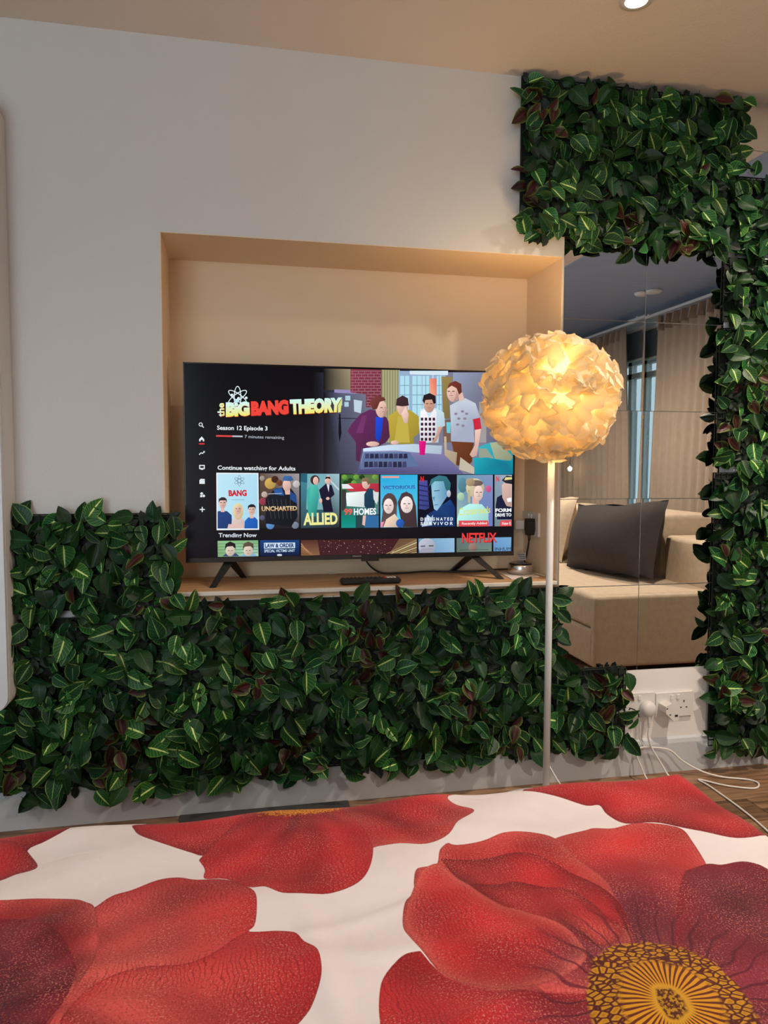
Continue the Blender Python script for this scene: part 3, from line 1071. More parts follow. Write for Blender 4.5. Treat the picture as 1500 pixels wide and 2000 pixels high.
# tall figure in a grey shirt
h.poly(z5((946, 620), (1136, 630), (1120, 800), (1080, 840), (990, 830)), S(108, 58, 34))
h.poly(z5((935, 330), (1000, 296), (1062, 268), (1150, 312), (1188, 430), (1130, 450), (1140, 640), (944, 630), (944, 480)), [S(196, 206, 220)] * 4 + [S(166, 174, 196)] * 4 + [S(190, 198, 214)])
for a, c in ((985, 400), (1040, 380), (1010, 440), (1060, 440), (1000, 490), (1045, 500), (1075, 400)):
    h.ell(*z5((a, c))[0], 3.2, 2.4, S(140, 130, 148))
h.poly(z5((1126, 446), (1186, 432), (1200, 524), (1142, 534)), S(204, 36, 62))
h.poly(z5((1144, 535), (1196, 526), (1176, 660), (1160, 750), (1120, 764), (1100, 740), (1144, 660)), SKIN)
h.poly(z5((1010, 230), (1040, 220), (1056, 280), (1010, 300)), SKIN)
h.ell(*z5((962, 220))[0], 12.5, 19, SKIN)
h.poly(z5((912, 190), (930, 145), (980, 124), (1030, 150), (1034, 220), (1012, 240), (990, 185), (950, 165)), S(108, 48, 38))
for x_, y_, c_ in ((380, 352, 17), (762, 318, 17), (945, 215, 18)):
    h.face(*z5((x_, y_))[0], c_ * 1.5)
h.poly(z5((395, 330), (412, 360), (400, 420), (370, 430), (388, 380)), S(196, 150, 140))
h.poly(z5((985, 200), (1010, 240), (985, 296), (962, 300), (985, 250)), S(200, 152, 140))
# table, cup, chairs, sofa
h.poly(z5((215, 700), (870, 660), (880, 740), (1050, 902), (160, 902)), [S(150, 160, 200), S(140, 140, 184), S(130, 126, 172), S(98, 94, 144), S(70, 66, 112)])
h.poly(z5((210, 690), (420, 660), (640, 652), (870, 668), (862, 738), (640, 722), (480, 706), (210, 714)), S(196, 214, 234))
h.poly(z5((215, 722), (600, 722), (680, 838), (190, 862)), S(96, 116, 160))
for r_ in range(2):
    for c_ in range(9):
        x_ = 228 + c_ * 40 - r_ * 8
        h.poly(z5((x_, 735 + r_ * 66), (x_ + 30, 733 + r_ * 66), (x_ + 34, 772 + r_ * 74), (x_ - 2, 774 + r_ * 74)), S(44, 42, 70) if (c_ + r_) % 3 else S(66, 66, 106))
h.poly(z5((885, 590), (905, 590), (908, 700), (995, 724), (985, 830), (890, 745)), S(186, 166, 142))
h.poly(z5((1022, 762), (1142, 852), (1136, 904), (1010, 866)), S(196, 186, 166))
h.poly(z5((1170, 680), (1280, 636), (1462, 640), (1462, 800), (1180, 780)), S(44, 164, 180))
h.poly(z5((1176, 690), (1240, 690), (1300, 772), (1180, 770)), S(150, 160, 142))
h.poly(z5((1270, 645), (1340, 632), (1462, 760), (1440, 792), (1310, 775)), S(160, 168, 138))
h.poly(z5((1130, 770), (1250, 764), (1380, 796), (1462, 792), (1462, 906), (1142, 906)), [S(20, 170, 190), S(24, 150, 174), S(16, 120, 146), S(14, 150, 170), S(10, 120, 146), S(18, 150, 172)])
h.poly(z5((674, 626), (736, 628), (724, 744), (682, 744)), [S(240, 30, 140), S(214, 16, 120), S(196, 14, 110), S(226, 20, 128)])
h.build('film_still', screen)

# series logo
g = Pic(90)
CY, YL, RD = S(206, 250, 244), S(244, 232, 96), S(240, 70, 58)
lx = lambda x, y: (400 + x / 5, 740 + y / 5)
for dx, dy, c1, c2 in ((.6, 1.2, S(150, 20, 20), S(150, 20, 20)), (0, 0, CY, YL)):
    o = lambda x, y: (lx(x, y)[0] + dx, lx(x, y)[1] + dy)
    g.text('BiG', o(205, 228), o(436, 218), o(440, 362), o(205, 374), c1, c2, .075)
    g.text('BANG', o(450, 218), o(815, 202), o(820, 346), o(452, 362), *((RD, RD) if dx == 0 else (c1, c2)), .075)
    g.text('THEORY', o(828, 200), o(1340, 180), o(1328, 326), o(838, 350), c1, c2, .075)
    g.text('the', o(126, 372), o(122, 236), o(188, 236), o(196, 368), *((CY, YL) if dx == 0 else (c1, c2)), .03)
for rot in (90, 35, -35):
    g.ring(*lx(320, 178), 21, 6.5, 1.7, S(226, 244, 248), rot)
g.ell(*lx(316, 214), 4, 4, S(190, 240, 250))
for a, c in ((266, 158), (405, 186), (330, 190)):
    g.ell(*lx(a, c), 2.6, 2.6, S(226, 244, 248))
g.build('series_logo', screen)
g = Pic(4)
g.text('Season 12 Episode 3', (424, 831), (522.5, 832.5), (522.5, 843.5), (424, 842), WHT, None, .02)
g.build('episode_text', screen)
g = Pic(4)
g.poly([(422, 849.6), (454, 850.4), (454, 853.4), (422, 852.8)], S(232, 70, 70))
g.poly([(454, 850.4), (474, 850.9), (474, 853.9), (454, 853.4)], S(190, 196, 206))
g.build('progress_bar', screen)
g = Pic(4)
g.text('7 minutes remaining', (478, 849.5), (555, 851.5), (555, 859.5), (478, 857.5), S(176, 184, 196), None, .005)
g.build('remaining_text', screen)
g = Pic(4)
g.text('Continue watching for Adults', (425, 909), (577, 911), (577, 921.5), (425, 920), WHT, None, .02)
g.build('row_heading', screen)
g = Pic(4)
g.text('Trending Now', (427, 1041), (501.5, 1041), (501.5, 1051.5), (427, 1052), S(214, 224, 236), None, .02)
g.build('row_heading', screen)

# menu icons
IC = S(226, 232, 238)
g = Pic(4).ring(392, 829, 3.2, 3.2, 1.6, IC, n=12).line(394.5, 831.5, 398, 835, 1.8, IC)
g.build('search_icon', screen)
g = Pic(4).poly([(389, 858), (394, 852.5), (399, 858), (399, 862), (396, 862), (396, 859), (392, 859), (392, 862), (389, 862)], IC).rect(388.5, 865.5, 399.5, 868, S(226, 50, 54))
g.build('home_icon', screen)
g = Pic(4).line(389, 888, 393, 884, 1.8, IC).line(393, 884, 395.5, 886, 1.8, IC).line(395.5, 886, 399, 882, 1.8, IC).poly([(396.5, 881), (400, 881), (400, 884.5)], IC)
g.build('trending_icon', screen)
g = Pic(4)
for a in ((389, 908, 400, 910), (389, 914, 400, 916), (389, 908, 391, 916), (398, 908, 400, 916), (392, 916, 397, 917.5)):
    g.rect(*a, IC)
g.build('tv_icon', screen)
Pic(4).rect(389.5, 938, 400, 945, IC).poly([(389.5, 938), (392, 935), (400, 935.5), (400, 937.5)], IC).build('film_icon', screen)
Pic(4).ell(394, 964, 3, 2.6, IC, 8).rect(391, 967, 395, 971, IC).ell(398, 968.5, 2.6, 2.6, IC, 10).build('category_icon', screen)
Pic(4).rect(390, 994, 400, 996, IC).rect(394, 990, 396, 1000, IC).build('plus_icon', screen)


# posters
def zp(*pts):
    return [(410 + x / 4.412, 900 + y / 4.412) for x, y in pts]


def zq(*pts):
    return [(730 + x / 5.357, 910 + y / 5.357) for x, y in pts]


g = Pic(4)
g.poly(zp((55, 102), (418, 105), (424, 594), (58, 598)), WHT)
g.poly(zp((66, 112), (410, 115), (414, 582), (68, 586)), [S(190, 232, 246), S(178, 222, 244), S(168, 214, 236), S(186, 230, 246)])
for rot in (90, 30, -30):
    g.ring(*zp((254, 172))[0], 10.5, 3.2, .7, S(70, 90, 104), rot)
g.text('BANG', *zp((160, 252), (316, 250), (318, 304), (162, 306)), S(206, 34, 44), None, .05)
g.rect(*zp((190, 334))[0], *zp((300, 338))[0], S(130, 170, 190))
g.clip = (*zp((66, 112))[0], *zp((412, 583))[0])
g.man(*zp((110, 318))[0], 20, SKIN, S(50, 42, 50), S(34, 62, 118), .46)
g.man(*zp((242, 372))[0], 19, SKIN, S(222, 204, 150), S(206, 186, 180), .34, True)
g.man(*zp((360, 378))[0], 19, SKIN, S(40, 36, 48), S(30, 90, 176), .38)
g.poly(zp((160, 545), (280, 545), (290, 582), (150, 584)), S(224, 190, 180))
g.build('poster', screen, 'light blue poster with the red word BANG')
g = Pic(4)
g.poly(zp((430, 108), (770, 110), (770, 580), (430, 584)), [S(104, 80, 64), S(160, 156, 160), S(34, 32, 40), S(26, 24, 32)])
for a, c, r_, q in ((520, 195, 11, S(198, 162, 84)), (450, 150, 5, S(160, 150, 140)), (560, 160, 7, S(70, 40, 26)), (470, 290, 6, S(190, 170, 160)), (600, 190, 6, S(110, 66, 38)), (745, 200, 7, S(196, 190, 190)), (455, 350, 7, S(150, 60, 76)), (520, 555, 8, S(90, 140, 196)), (450, 490, 5, S(86, 90, 116)), (735, 555, 7, S(120, 130, 150))):
    g.ell(*zp((a, c))[0], r_, r_, q)
g.poly(zp((480, 330), (560, 240), (640, 230), (700, 240), (745, 300), (755, 480), (700, 570), (480, 540)), S(24, 26, 36))
g.poly(zp((550, 245), (620, 235), (640, 300), (560, 290)), S(40, 90, 160))
g.poly(zp((690, 260), (745, 300), (750, 370), (690, 330)), S(36, 74, 136))
g.poly(zp((640, 225), (690, 225), (690, 290), (650, 290)), SKIN)
g.ell(*zp((662, 210))[0], 8, 12, SKIN)
g.poly(zp((622, 170), (640, 130), (700, 130), (722, 165), (690, 175)), S(60, 104, 160))
g.line(*zp((500, 285))[0], *zp((620, 280))[0], 1.6, S(160, 170, 186))
for k in range(6):
    g.line(*zp((500 + k * 38, 330))[0], *zp((530 + k * 34, 500))[0], .8, S(76, 74, 72))
g.text('UNCHARTED', *zp((446, 392), (750, 390), (750, 428), (446, 434)), S(240, 216, 168), S(206, 160, 104), .03)
g.build('poster', screen, 'dark adventure poster lettered UNCHARTED')
g = Pic(4)
g.poly(zp((783, 110), (1116, 112), (1114, 574), (784, 580)), [S(70, 140, 156), S(160, 196, 206), S(40, 44, 54), S(50, 70, 80)])
g.poly(zp((840, 112), (1000, 112), (1000, 420), (830, 420)), S(120, 176, 186))
g.poly(zp((783, 112), (838, 112), (838, 190), (786, 180)), S(40, 96, 118))
g.line(*zp((1020, 150))[0], *zp((1112, 250))[0], 3, S(190, 214, 222))
g.poly(zp((836, 250), (880, 200), (930, 210), (940, 300), (915, 480), (850, 480), (840, 380)), [S(60, 170, 158), S(84, 196, 180), S(70, 180, 170), S(56, 160, 150), S(40, 130, 126), S(56, 160, 148), S(60, 170, 160)])
g.ell(*zp((905, 165))[0], 9, 9.5, S(62, 40, 38))
g.ell(*zp((912, 172))[0], 5.4, 8, SKIN)
g.poly(zp((940, 250), (1000, 196), (1050, 210), (1074, 290), (1040, 320), (1062, 440), (980, 440), (960, 330)), S(26, 24, 46))
g.poly(zp((1005, 200), (1030, 205), (1024, 270)), S(214, 220, 230))
g.ell(*zp((1018, 165))[0], 6.4, 8.5, SKIN)
g.poly(zp((990, 160), (1000, 136), (1035, 138), (1040, 160), (1015, 150)), S(40, 30, 36))
g.ell(*zp((955, 345))[0], 3, 5, SKIN)
g.ell(*zp((1016, 325))[0], 3.5, 3, SKIN)
g.text('ALLIED', *zp((806, 448), (1098, 446), (1102, 548), (806, 556)), S(240, 236, 150), None, .04)
g.build('poster', screen, 'teal poster of a couple lettered ALLIED')
g = Pic(4)
g.poly(zp((1130, 118), (1455, 118), (1455, 576), (1132, 578)), [S(60, 110, 40), S(96, 120, 66), S(70, 130, 150), S(16, 120, 112)])
for a, c in ((1160, 140), (1210, 170), (1260, 140), (1170, 190), (1310, 140), (1240, 190), (1420, 140)):
    g.ell(*zp((a, c))[0], 5.5, 5, S(34, 64, 26) if a % 20 else S(110, 160, 66))
g.poly(zp((1140, 205), (1200, 195), (1455, 195), (1455, 270), (1200, 262)), S(196, 52, 72))
g.poly(zp((1136, 200), (1190, 200), (1240, 240), (1140, 240)), S(230, 232, 238))
g.poly(zp((1170, 275), (1330, 262), (1455, 270), (1450, 350), (1330, 400), (1180, 390)), S(224, 234, 232))
g.poly(zp((1135, 250), (1175, 250), (1170, 420), (1135, 430)), S(60, 56, 60))
g.rect(*zp((1132, 470))[0], *zp((1256, 577))[0], S(12, 130, 116), S(20, 150, 138))
g.poly(zp((1256, 470), (1455, 460), (1455, 576), (1256, 577)), S(40, 70, 76))
g.poly(zp((1330, 290), (1360, 240), (1410, 240), (1422, 300), (1420, 400), (1390, 440), (1330, 390)), S(28, 62, 84))
g.poly(zp((1405, 250), (1450, 290), (1440, 380), (1410, 330)), S(214, 220, 222))
g.poly(zp((1345, 470), (1455, 470), (1455, 576), (1330, 576)), S(50, 106, 160))
g.poly(zp((1318, 470), (1345, 470), (1335, 560), (1312, 550)), SKIN)
g.ell(*zp((1345, 195))[0], 8, 11, SKIN)
g.poly(zp((1300, 180), (1315, 148), (1370, 146), (1385, 190), (1365, 210), (1350, 178)), S(130, 110, 80))
g.text('99', *zp((1156, 412), (1226, 410), (1226, 466), (1156, 468)), S(236, 96, 92), None, .03)
g.text('HOMES', *zp((1240, 410), (1432, 406), (1432, 464), (1240, 468)), S(244, 248, 250), None, .03)
g.build('poster', screen, 'green garden poster lettered 99 HOMES')
g = Pic(4)
g.poly(zq((70, 92), (458, 92), (458, 640), (70, 644)), [S(40, 170, 222), S(50, 180, 228), S(90, 200, 236), S(110, 210, 240)])
g.rect(*zq((84, 106))[0], *zq((264, 126))[0], S(236, 160, 140))
g.text('VICTORiOUS', *zq((94, 208), (432, 202), (434, 240), (94, 246)), S(40, 84, 160), S(70, 110, 190), .03)
g.ell(*zq((165, 400))[0], 15, 22, S(84, 66, 66))
g.poly(zq((100, 420), (240, 400), (240, 640), (72, 640)), S(96, 76, 74))
g.ell(*zq((155, 420))[0], 10, 15, S(240, 220, 214))
g.face(*zq((152, 415))[0], 24)
g.poly(zq((100, 640), (130, 560), (220, 500), (260, 560), (250, 642)), S(226, 200, 178))
g.poly(zq((250, 380), (290, 290), (340, 268), (400, 300), (440, 420), (456, 640), (300, 640), (270, 500)), S(72, 54, 58))
g.ell(*zq((345, 405))[0], 12, 16.5, S(242, 224, 220))
g.face(*zq((345, 400))[0], 27)
g.ell(*zq((275, 600))[0], 8, 8.5, S(40, 90, 176))
g.poly(zq((72, 590), (110, 580), (90, 640), (70, 642)), S(240, 140, 180))
g.build('poster', screen, 'sky blue poster of two long-haired figures lettered VICTORIOUS')
g = Pic(4)
g.poly(zq((474, 92), (860, 94), (852, 634), (474, 640)), S(16, 16, 32))
g.poly(zq((474, 150), (560, 150), (580, 440), (540, 460), (474, 450)), S(66, 74, 146))
for k in range(5):
    g.line(*zq((474, 200 + k * 52))[0], *zq((580, 220 + k * 50))[0], 2.4, S(40, 44, 98))
g.text('N', *zq((488, 108), (524, 108), (524, 164), (488, 164)), S(222, 40, 48), None, .04)
g.poly(zq((480, 640), (540, 520), (700, 420), (800, 350), (850, 430), (852, 634)), [S(20, 30, 60), S(24, 50, 100), S(28, 66, 124), S(26, 70, 134), S(20, 50, 110), S(22, 50, 104)])
g.poly(zq((600, 200), (640, 150), (740, 150), (780, 300), (700, 420), (660, 470), (630, 450), (610, 330)), [S(120, 180, 206), S(140, 196, 216), S(110, 170, 200), S(90, 140, 180), S(120, 170, 206), S(150, 190, 220), S(160, 206, 226), S(150, 200, 222)])
g.poly(zq((580, 210), (600, 140), (680, 98), (760, 110), (805, 180), (795, 290), (750, 240), (730, 160), (640, 160)), S(52, 112, 124))
g.line(*zq((630, 262))[0], *zq((690, 256))[0], 1.6, S(60, 100, 130))
g.poly(zq((610, 330), (640, 320), (634, 372)), S(96, 146, 178))
g.line(*zq((632, 410))[0], *zq((672, 404))[0], 1.4, S(70, 110, 140))
g.ell(*zq((785, 290))[0], 4, 7, S(190, 190, 206))
g.poly(zq((540, 560), (560, 510), (600, 540), (620, 510), (610, 620), (500, 636)), S(180, 200, 220))
g.text('D E S i G N A T E D', *zq((490, 540), (830, 538), (828, 572), (490, 574)), S(236, 242, 248), None, .03)
g.text('S U R V i V O R', *zq((490, 586), (830, 584), (828, 618), (490, 620)), S(236, 242, 248), None, .03)
g.build('poster', screen, 'navy poster of a blue-toned face lettered DESIGNATED SURVIVOR')
g = Pic(4)
g.poly(zq((870, 94), (1246, 92), (1244, 630), (870, 634)), [S(110, 156, 176), S(130, 150, 190), S(110, 120, 190), S(160, 190, 186)])
g.ell(*zq((930, 200))[0], 9, 15, S(84, 134, 150))
g.ell(*zq((1200, 240))[0], 6, 7, S(206, 90, 140))
g.ell(*zq((910, 320))[0], 7, 8, S(170, 206, 176))
g.ell(*zq((1060, 230))[0], 18, 19, S(206, 192, 160))
g.ell(*zq((1070, 180))[0], 14, 6, S(120, 100, 96))
g.ell(*zq((1010, 170))[0], 9, 8, S(170, 150, 120))
g.poly(zq((980, 250), (1010, 250), (1010, 390), (985, 380)), S(190, 180, 140))
g.poly(zq((1030, 320), (1100, 320), (1100, 420), (1030, 420)), SKIN)
g.ell(*zq((1095, 285))[0], 9, 15, S(236, 208, 196))
g.face(*zq((1100, 280))[0], 24)
g.poly(zq((870, 560), (900, 450), (1000, 395), (1130, 400), (1200, 480), (1200, 600), (870, 610)), S(176, 232, 226))
g.text('Crossroads', *zq((890, 440), (1222, 420), (1218, 490), (890, 520)), S(226, 226, 90), None, .0)
g.poly(zq((888, 572), (1196, 570), (1204, 632), (888, 634)), S(226, 76, 84))
g.text('Recently Added', *zq((922, 590), (1184, 586), (1184, 616), (922, 622)), S(250, 240, 240), None, .02)
g.build('poster', screen, 'pale poster of a blond figure lettered Crossroads with a red Recently Added banner')
g = Pic(4)
g.poly(zq((1264, 92), (1446, 94), (1442, 630), (1264, 632)), [S(140, 160, 180), S(170, 180, 196), S(120, 140, 160), S(110, 140, 150)])
g.text('N', *zq((1282, 108), (1312, 108), (1312, 164), (1282, 164)), S(222, 60, 64), None, .04)
g.poly(zq((1275, 420), (1290, 330), (1340, 300), (1446, 440), (1446, 560), (1290, 560)), S(24, 28, 56))
g.poly(zq((1340, 200), (1380, 160), (1446, 170), (1446, 430), (1390, 420), (1345, 330)), S(206, 170, 160))
g.poly(zq((1340, 150), (1390, 100), (1446, 110), (1446, 190), (1380, 180)), S(40, 40, 52))
g.poly(zq((1365, 150), (1380, 118), (1446, 118), (1446, 140)), S(226, 220, 140))
g.poly(zq((1390, 340), (1440, 330), (1440, 375), (1400, 378)), S(246, 246, 250))
g.text('FORM', *zq((1272, 446), (1440, 442), (1440, 480), (1272, 484)), S(248, 250, 252), None, .04)
g.text('DRiVE TO', *zq((1270, 496), (1440, 494), (1440, 528), (1270, 532)), S(248, 250, 252), None, .04)
g.poly(zq((1322, 570), (1442, 566), (1440, 630), (1314, 632)), S(226, 76, 84))
g.text('New E', *zq((1342, 586), (1434, 584), (1434, 614), (1342, 618)), S(250, 240, 240), None, .02)
g.build('poster', screen, 'cropped poster of a capped racer lettered FORM and DRIVE TO')
# second row, cropped by the screen edge
g = Pic(4)
g.poly(zp((66, 690), (416, 684), (418, 822), (68, 828)), [S(140, 190, 132), S(120, 170, 116), S(170, 210, 196), S(120, 166, 110)])
for k in range(4):
    g.line(*zp((70, 716 + k * 26))[0], *zp((412, 712 + k * 26))[0], 1.2, S(96, 140, 90))
g.clip = (*zp((67, 690))[0], *zp((417, 824))[0])
for a, q in ((175, S(60, 74, 110)), (330, S(130, 180, 206))):
    g.poly(zp((a - 70, 826), (a - 40, 800), (a + 50, 796), (a + 80, 822)), q)
    g.ell(*zp((a, 776))[0], 9, 10.5, S(214, 196, 180))
    g.face(*zp((a, 776))[0], 19)
    g.poly(zp((a - 48, 770), (a - 40, 715), (a, 694), (a + 44, 715), (a + 48, 760), (a + 20, 735), (a - 30, 740)), S(34, 28, 30) if a < 200 else S(90, 74, 60))
g.build('thumbnail', screen, 'green thumbnail with two dark-haired figures')
g = Pic(4)
g.poly(zp((432, 684), (770, 682), (770, 824), (432, 826)), [S(24, 66, 128), S(24, 66, 128), S(10, 20, 50), S(10, 22, 56)])
g.poly(zp((466, 706), (734, 704), (734, 752), (466, 756)), S(206, 228, 244))
g.text('LAW & ORDER', *zp((474, 712), (726, 710), (726, 746), (474, 750)), S(20, 50, 110), None, .04)
g.text('SPECIAL VICTIMS UNIT', *zp((468, 764), (732, 762), (732, 784), (468, 790)), S(200, 224, 242), None, .02)
g.ell(*zp((600, 812))[0], 5, 2.2, S(206, 220, 232))
g.build('thumbnail', screen, 'navy thumbnail lettered LAW & ORDER')
g = Pic(4)
tl, tr, br, bl = (588, 1055), (814, 1051.5), (814, 1081), (588, 1085)
g.poly([tl, tr, br, bl], [S(84, 46, 40), S(110, 84, 60), S(120, 90, 64), S(140, 96, 70)])
g.poly([(620, 1054.5), (780, 1052), (760, 1082), (625, 1084.5)], S(66, 30, 34))
for k in range(5):
    g.poly([(588, 1060 + k * 5), (588, 1063 + k * 5), (612 + k * 3, 1084.5), (606 + k * 3, 1084.5)], S(190 - k * 16, 140 - k * 14, 100 - k * 12))
for k in range(6):
    g.poly([(814, 1053 + k * 5), (814, 1056 + k * 4.6), (756 + k * 8, 1082), (752 + k * 8, 1082)], S(206, 196, 150) if k % 2 else S(160, 130, 90))
for k in range(60):
    x_ = random.uniform(625, 770)
    y_ = random.uniform(1056, 1081)
    r_ = random.uniform(.35, .9)
    g.ell(x_, y_, r_, r_, S(230, 190, 160), 5)
g.build('thumbnail', screen, 'wide maroon and gold thumbnail with sparkles')
g = Pic(4)
g.poly(zq((468, 760), (845, 755), (845, 908), (470, 914)), [S(110, 160, 196), S(150, 190, 220), S(140, 180, 214), S(100, 140, 176)])
g.clip = (*zq((469, 758))[0], *zq((845, 909))[0])
g.ell(*zq((555, 840))[0], 17, 16, S(176, 180, 196))
g.poly(zq((478, 912), (500, 860), (610, 860), (640, 910)), S(160, 160, 176))
g.line(*zq((490, 840))[0], *zq((540, 838))[0], 2, S(60, 56, 66))
g.line(*zq((575, 836))[0], *zq((625, 836))[0], 2, S(60, 56, 66))
g.build('thumbnail', screen, 'pale blue thumbnail with a bald head')
g = Pic(4)
g.poly(zq((866, 755), (1236, 750), (1234, 904), (866, 908)), [S(96, 116, 118), S(110, 130, 136), S(116, 136, 124), S(92, 112, 100)])
g.ell(*zq((1035, 850))[0], 8, 9, S(150, 120, 110))
g.line(*zq((900, 880))[0], *zq((1200, 876))[0], 1, S(70, 86, 76))
g.build('thumbnail', screen, 'grey green thumbnail beneath the red streaming logo')
g = Pic(4)
g.poly(zq((1252, 748), (1440, 745), (1436, 902), (1252, 905)), [S(110, 160, 206), S(120, 170, 214), S(110, 156, 200), S(96, 140, 190)])
g.text('INHUM', *zq((1268, 852), (1434, 850), (1432, 884), (1268, 888)), S(26, 34, 60), None, .0)
g.build('thumbnail', screen, 'blue thumbnail lettered INHUM')
g = Pic(30)
for d, c in ((.8, S(110, 20, 24)), (0, S(238, 62, 62))):
    g.text('NETFLIX', *[(x + d, y + d) for x, y in zq((922, 702), (1284, 698), (1284, 796), (922, 804))], c, None, .022)
g.build('streaming_logo', screen)
# maker's lettering on the bezel
g = Pic()
g.plane = TY - .0035
g.text('Hisense', *zp((1232, 816), (1304, 814), (1304, 824), (1232, 826)), S(190, 190, 190), None, .02)
o = g.build('maker_lettering', tv)
o.location = (0, -.0035, 0)
o.data.materials.clear()
o.data.materials.append(silver)

# ------------------------------------------------------------------ things on the shelf
rc = thing('remote_control', 'slim black remote control lying on the shelf before the television', 'remote', (.445, .045, SZ), math.radians(1))
MB().box(-.1, .1, -.021, .021, .001, .02, .006).build('body', black_plastic, rc)
bt = MB().box(-.004, .004, -.004, .004, 0, .002, .001).mesh('button')
bt.materials.append(dark_plastic)
for i in range(10):
    for j in range(3):
        link('button', bt, None, rc, (-.088 + i * .0135, -.012 + j * .012, .0195))
red_btn = mat('red_button', (.6, .04, .05, 1), .4)
for i in range(4):
    MB().box(.042 + i * .011, .051 + i * .011, -.014, .012, .0195, .0218, .0008).build('app_button', red_btn if i == 0 else white_plastic, rc)
pw = MB().prism([(.935, .045), (1.05, .075), (1.068, .24), (.95, .215)], SZ + .0005, SZ + .0025, 'z').build('paper_card', paper)
tag(pw, 'white paper card under the silver puck on the shelf', 'card')
pk = thing('media_puck', 'round silver puck with black top on the white card', 'speaker', (1.015, .165, SZ + .003))
MB().lathe([(.042, 0), (.045, .004), (.045, .030), (.043, .033)], 36).build('body', silver, pk)
MB().lathe([(.041, .0332), (.041, .036), (.036, .038)], 36).build('top_cap', black_gloss, pk)


def double_socket(name, label, loc, rz, group=None, plate=white_plastic):
    """UK double socket; plate in the XZ plane facing -y"""
    t = thing(name, label, 'socket', loc, rz, group)
    b = MB()
    b.prism(rrect(-.073, .073, -.043, .043, .004), -.009, -.0005)
    b.build('face_plate', plate, t)
    for s in (-1, 1):
        for dx, dz, w, hh in ((0, .010, .0022, .0042), (-.011, -.012, .0035, .002), (.011, -.012, .0035, .002)):
            MB().box(s * .036 + dx - w, s * .036 + dx + w, -.0093, -.0088, dz - w * 0 - hh, dz + hh).build('pin_slot', black_plastic, t)
        MB().box(s * .012 - .006, s * .012 + .006, -.013, -.009, .018, .036, .0015).build('rocker_switch', plate, t)
    return t


double_socket('double_socket', 'white double socket behind the round plug, partly under the leaf panel', (1.379, -.0045, .248), 0, 'double sockets below the mirror')
double_socket('double_socket', 'white double socket with an angular charger and one free outlet', (1.529, -.0045, .243), 0, 'double sockets below the mirror')
double_socket('double_socket', 'cream double socket on the side of the niche beside the television', (NX1 - .0025, .215, .872), math.radians(-90))
# round plug
round_plug = t = thing('power_plug', 'round white plug with a hanging cord in the socket below the mirror', 'plug', (1.418, -.014, .238))
MB().lathe([(.026, 0), (.028, -.008), (.026, -.022), (.018, -.030), (.001, -.031)], 28, axis='y').build('body', white_plastic, t)
MB().tube([(0, -.018, -.024), (.001, -.02, -.045), (.001, -.02, -.062)], [.006, .0045]).build('strain_relief', white_plastic, t)
# angular charger
t = thing('usb_charger', 'cream angular plug-in charger with a port in the right socket', 'charger', (1.493, -.014, .232))
P0 = [(-.026, .020), (-.002, .030), (.014, .018), (.024, .004), (.026, -.030), (.008, -.034), (-.008, -.020), (-.024, -.004)]
b = MB().prism(P0, -.042, 0)
b.build('body', white_plastic, t)
MB().box(.010, .021, -.0428, -.0415, -.018, -.011).build('usb_port', black_plastic, t)
for dx, dz in ((-.02, .012), (-.008, -.010)):
    MB().box(dx - .003, dx + .003, -.0425, -.0415, dz - .002, dz + .002).build('screw_hole', dark_plastic, t)
# cords on the wall and the floor
cord_white = mat('white_cord', (.80, .79, .77, 1), .45, var=.03)
c = MB().tube([(1.419, -.034, .178), (1.416, -.036, .14), (1.43, -.038, .10), (1.455, -.05, .055), (1.470, -.07, .02), (1.474, -.11, .006), (1.455, -.22, .0035), (1.40, -.42, .0035), (1.30, -.75, .0035)], .0032).build('cord', cord_white)
adopt(c, round_plug)
c = MB().tube([(1.33, -.45, .0035), (1.38, -.2, .0035), (1.392, -.08, .006), (1.382, -.05, .045), (1.372, -.035, .085), (1.392, -.03, .103), (1.44, -.03, .100), (1.50, -.035, .088), (1.545, -.045, .050), (1.60, -.07, .020), (1.66, -.10, .006), (1.74, -.135, .004), (1.752, -.17, .004), (1.71, -.20, .004), (1.63, -.16, .004), (1.572, -.10, .004), (1.575, -.17, .004), (1.56, -.40, .004), (1.5, -.7, .004)], .0032).build('charging_cable', cord_white)
tag(c, 'white charging cable looped over the skirting and across the floor', 'cable')
c = MB().tube([(1.345, -.028, .246), (1.363, -.03, .240), (1.378, -.03, .226), (1.382, -.028, .212)], .0022).build('black_lead', black_plastic)
tag(c, 'short black and silver lead poking from behind the leaf panel', 'lead')
c = MB().tube([(1.335, -.020, .236), (1.36, -.022, .232), (1.384, -.022, .212), (1.390, -.022, .17), (1.392, -.022, .13), (1.413, -.026, .10)], .0018).build('grey_lead', cord_white)
tag(c, 'thin pale lead running from the leaf panel down the socket wall', 'lead')
# plugs in the niche
black_plug = t = thing('power_plug', 'black plug with cord in the niche socket beside the television', 'plug', (NX1 - .013, .180, .868))
MB().prism([(-.017, .014), (-.012, .026), (.012, .026), (.017, .014), (.017, -.016), (.007, -.034), (-.007, -.034), (-.017, -.016)], -.028, 0, 'x').build('body', black_plastic, t)
MB().tube([(-.016, 0, -.03), (-.016, 0, -.055)], [.006, .0035]).build('strain_relief', black_plastic, t)
c = MB().tube([(NX1 - .029, .180, .813), (NX1 - .032, .185, .78), (NX1 - .036, .20, .74), (NX1 - .05, .235, .708), (.94, .25, .7015), (.86, .22, .7015), (.7, .25, .7015), (.60, .23, .7015), (.52, .24, .703), (.47, .235, .74), (.455, .21, .79)], .0032).build('cord', black_plastic)
adopt(c, black_plug)
b = MB().box(-.0004, .0004, -.029, .029, -.014, .014)
t = thing('cable_label', 'small printed paper tag around the black television cord', 'label', (NX1 - .043, .215, .752), 0)
o = b.build('tag_paper', paper, t)
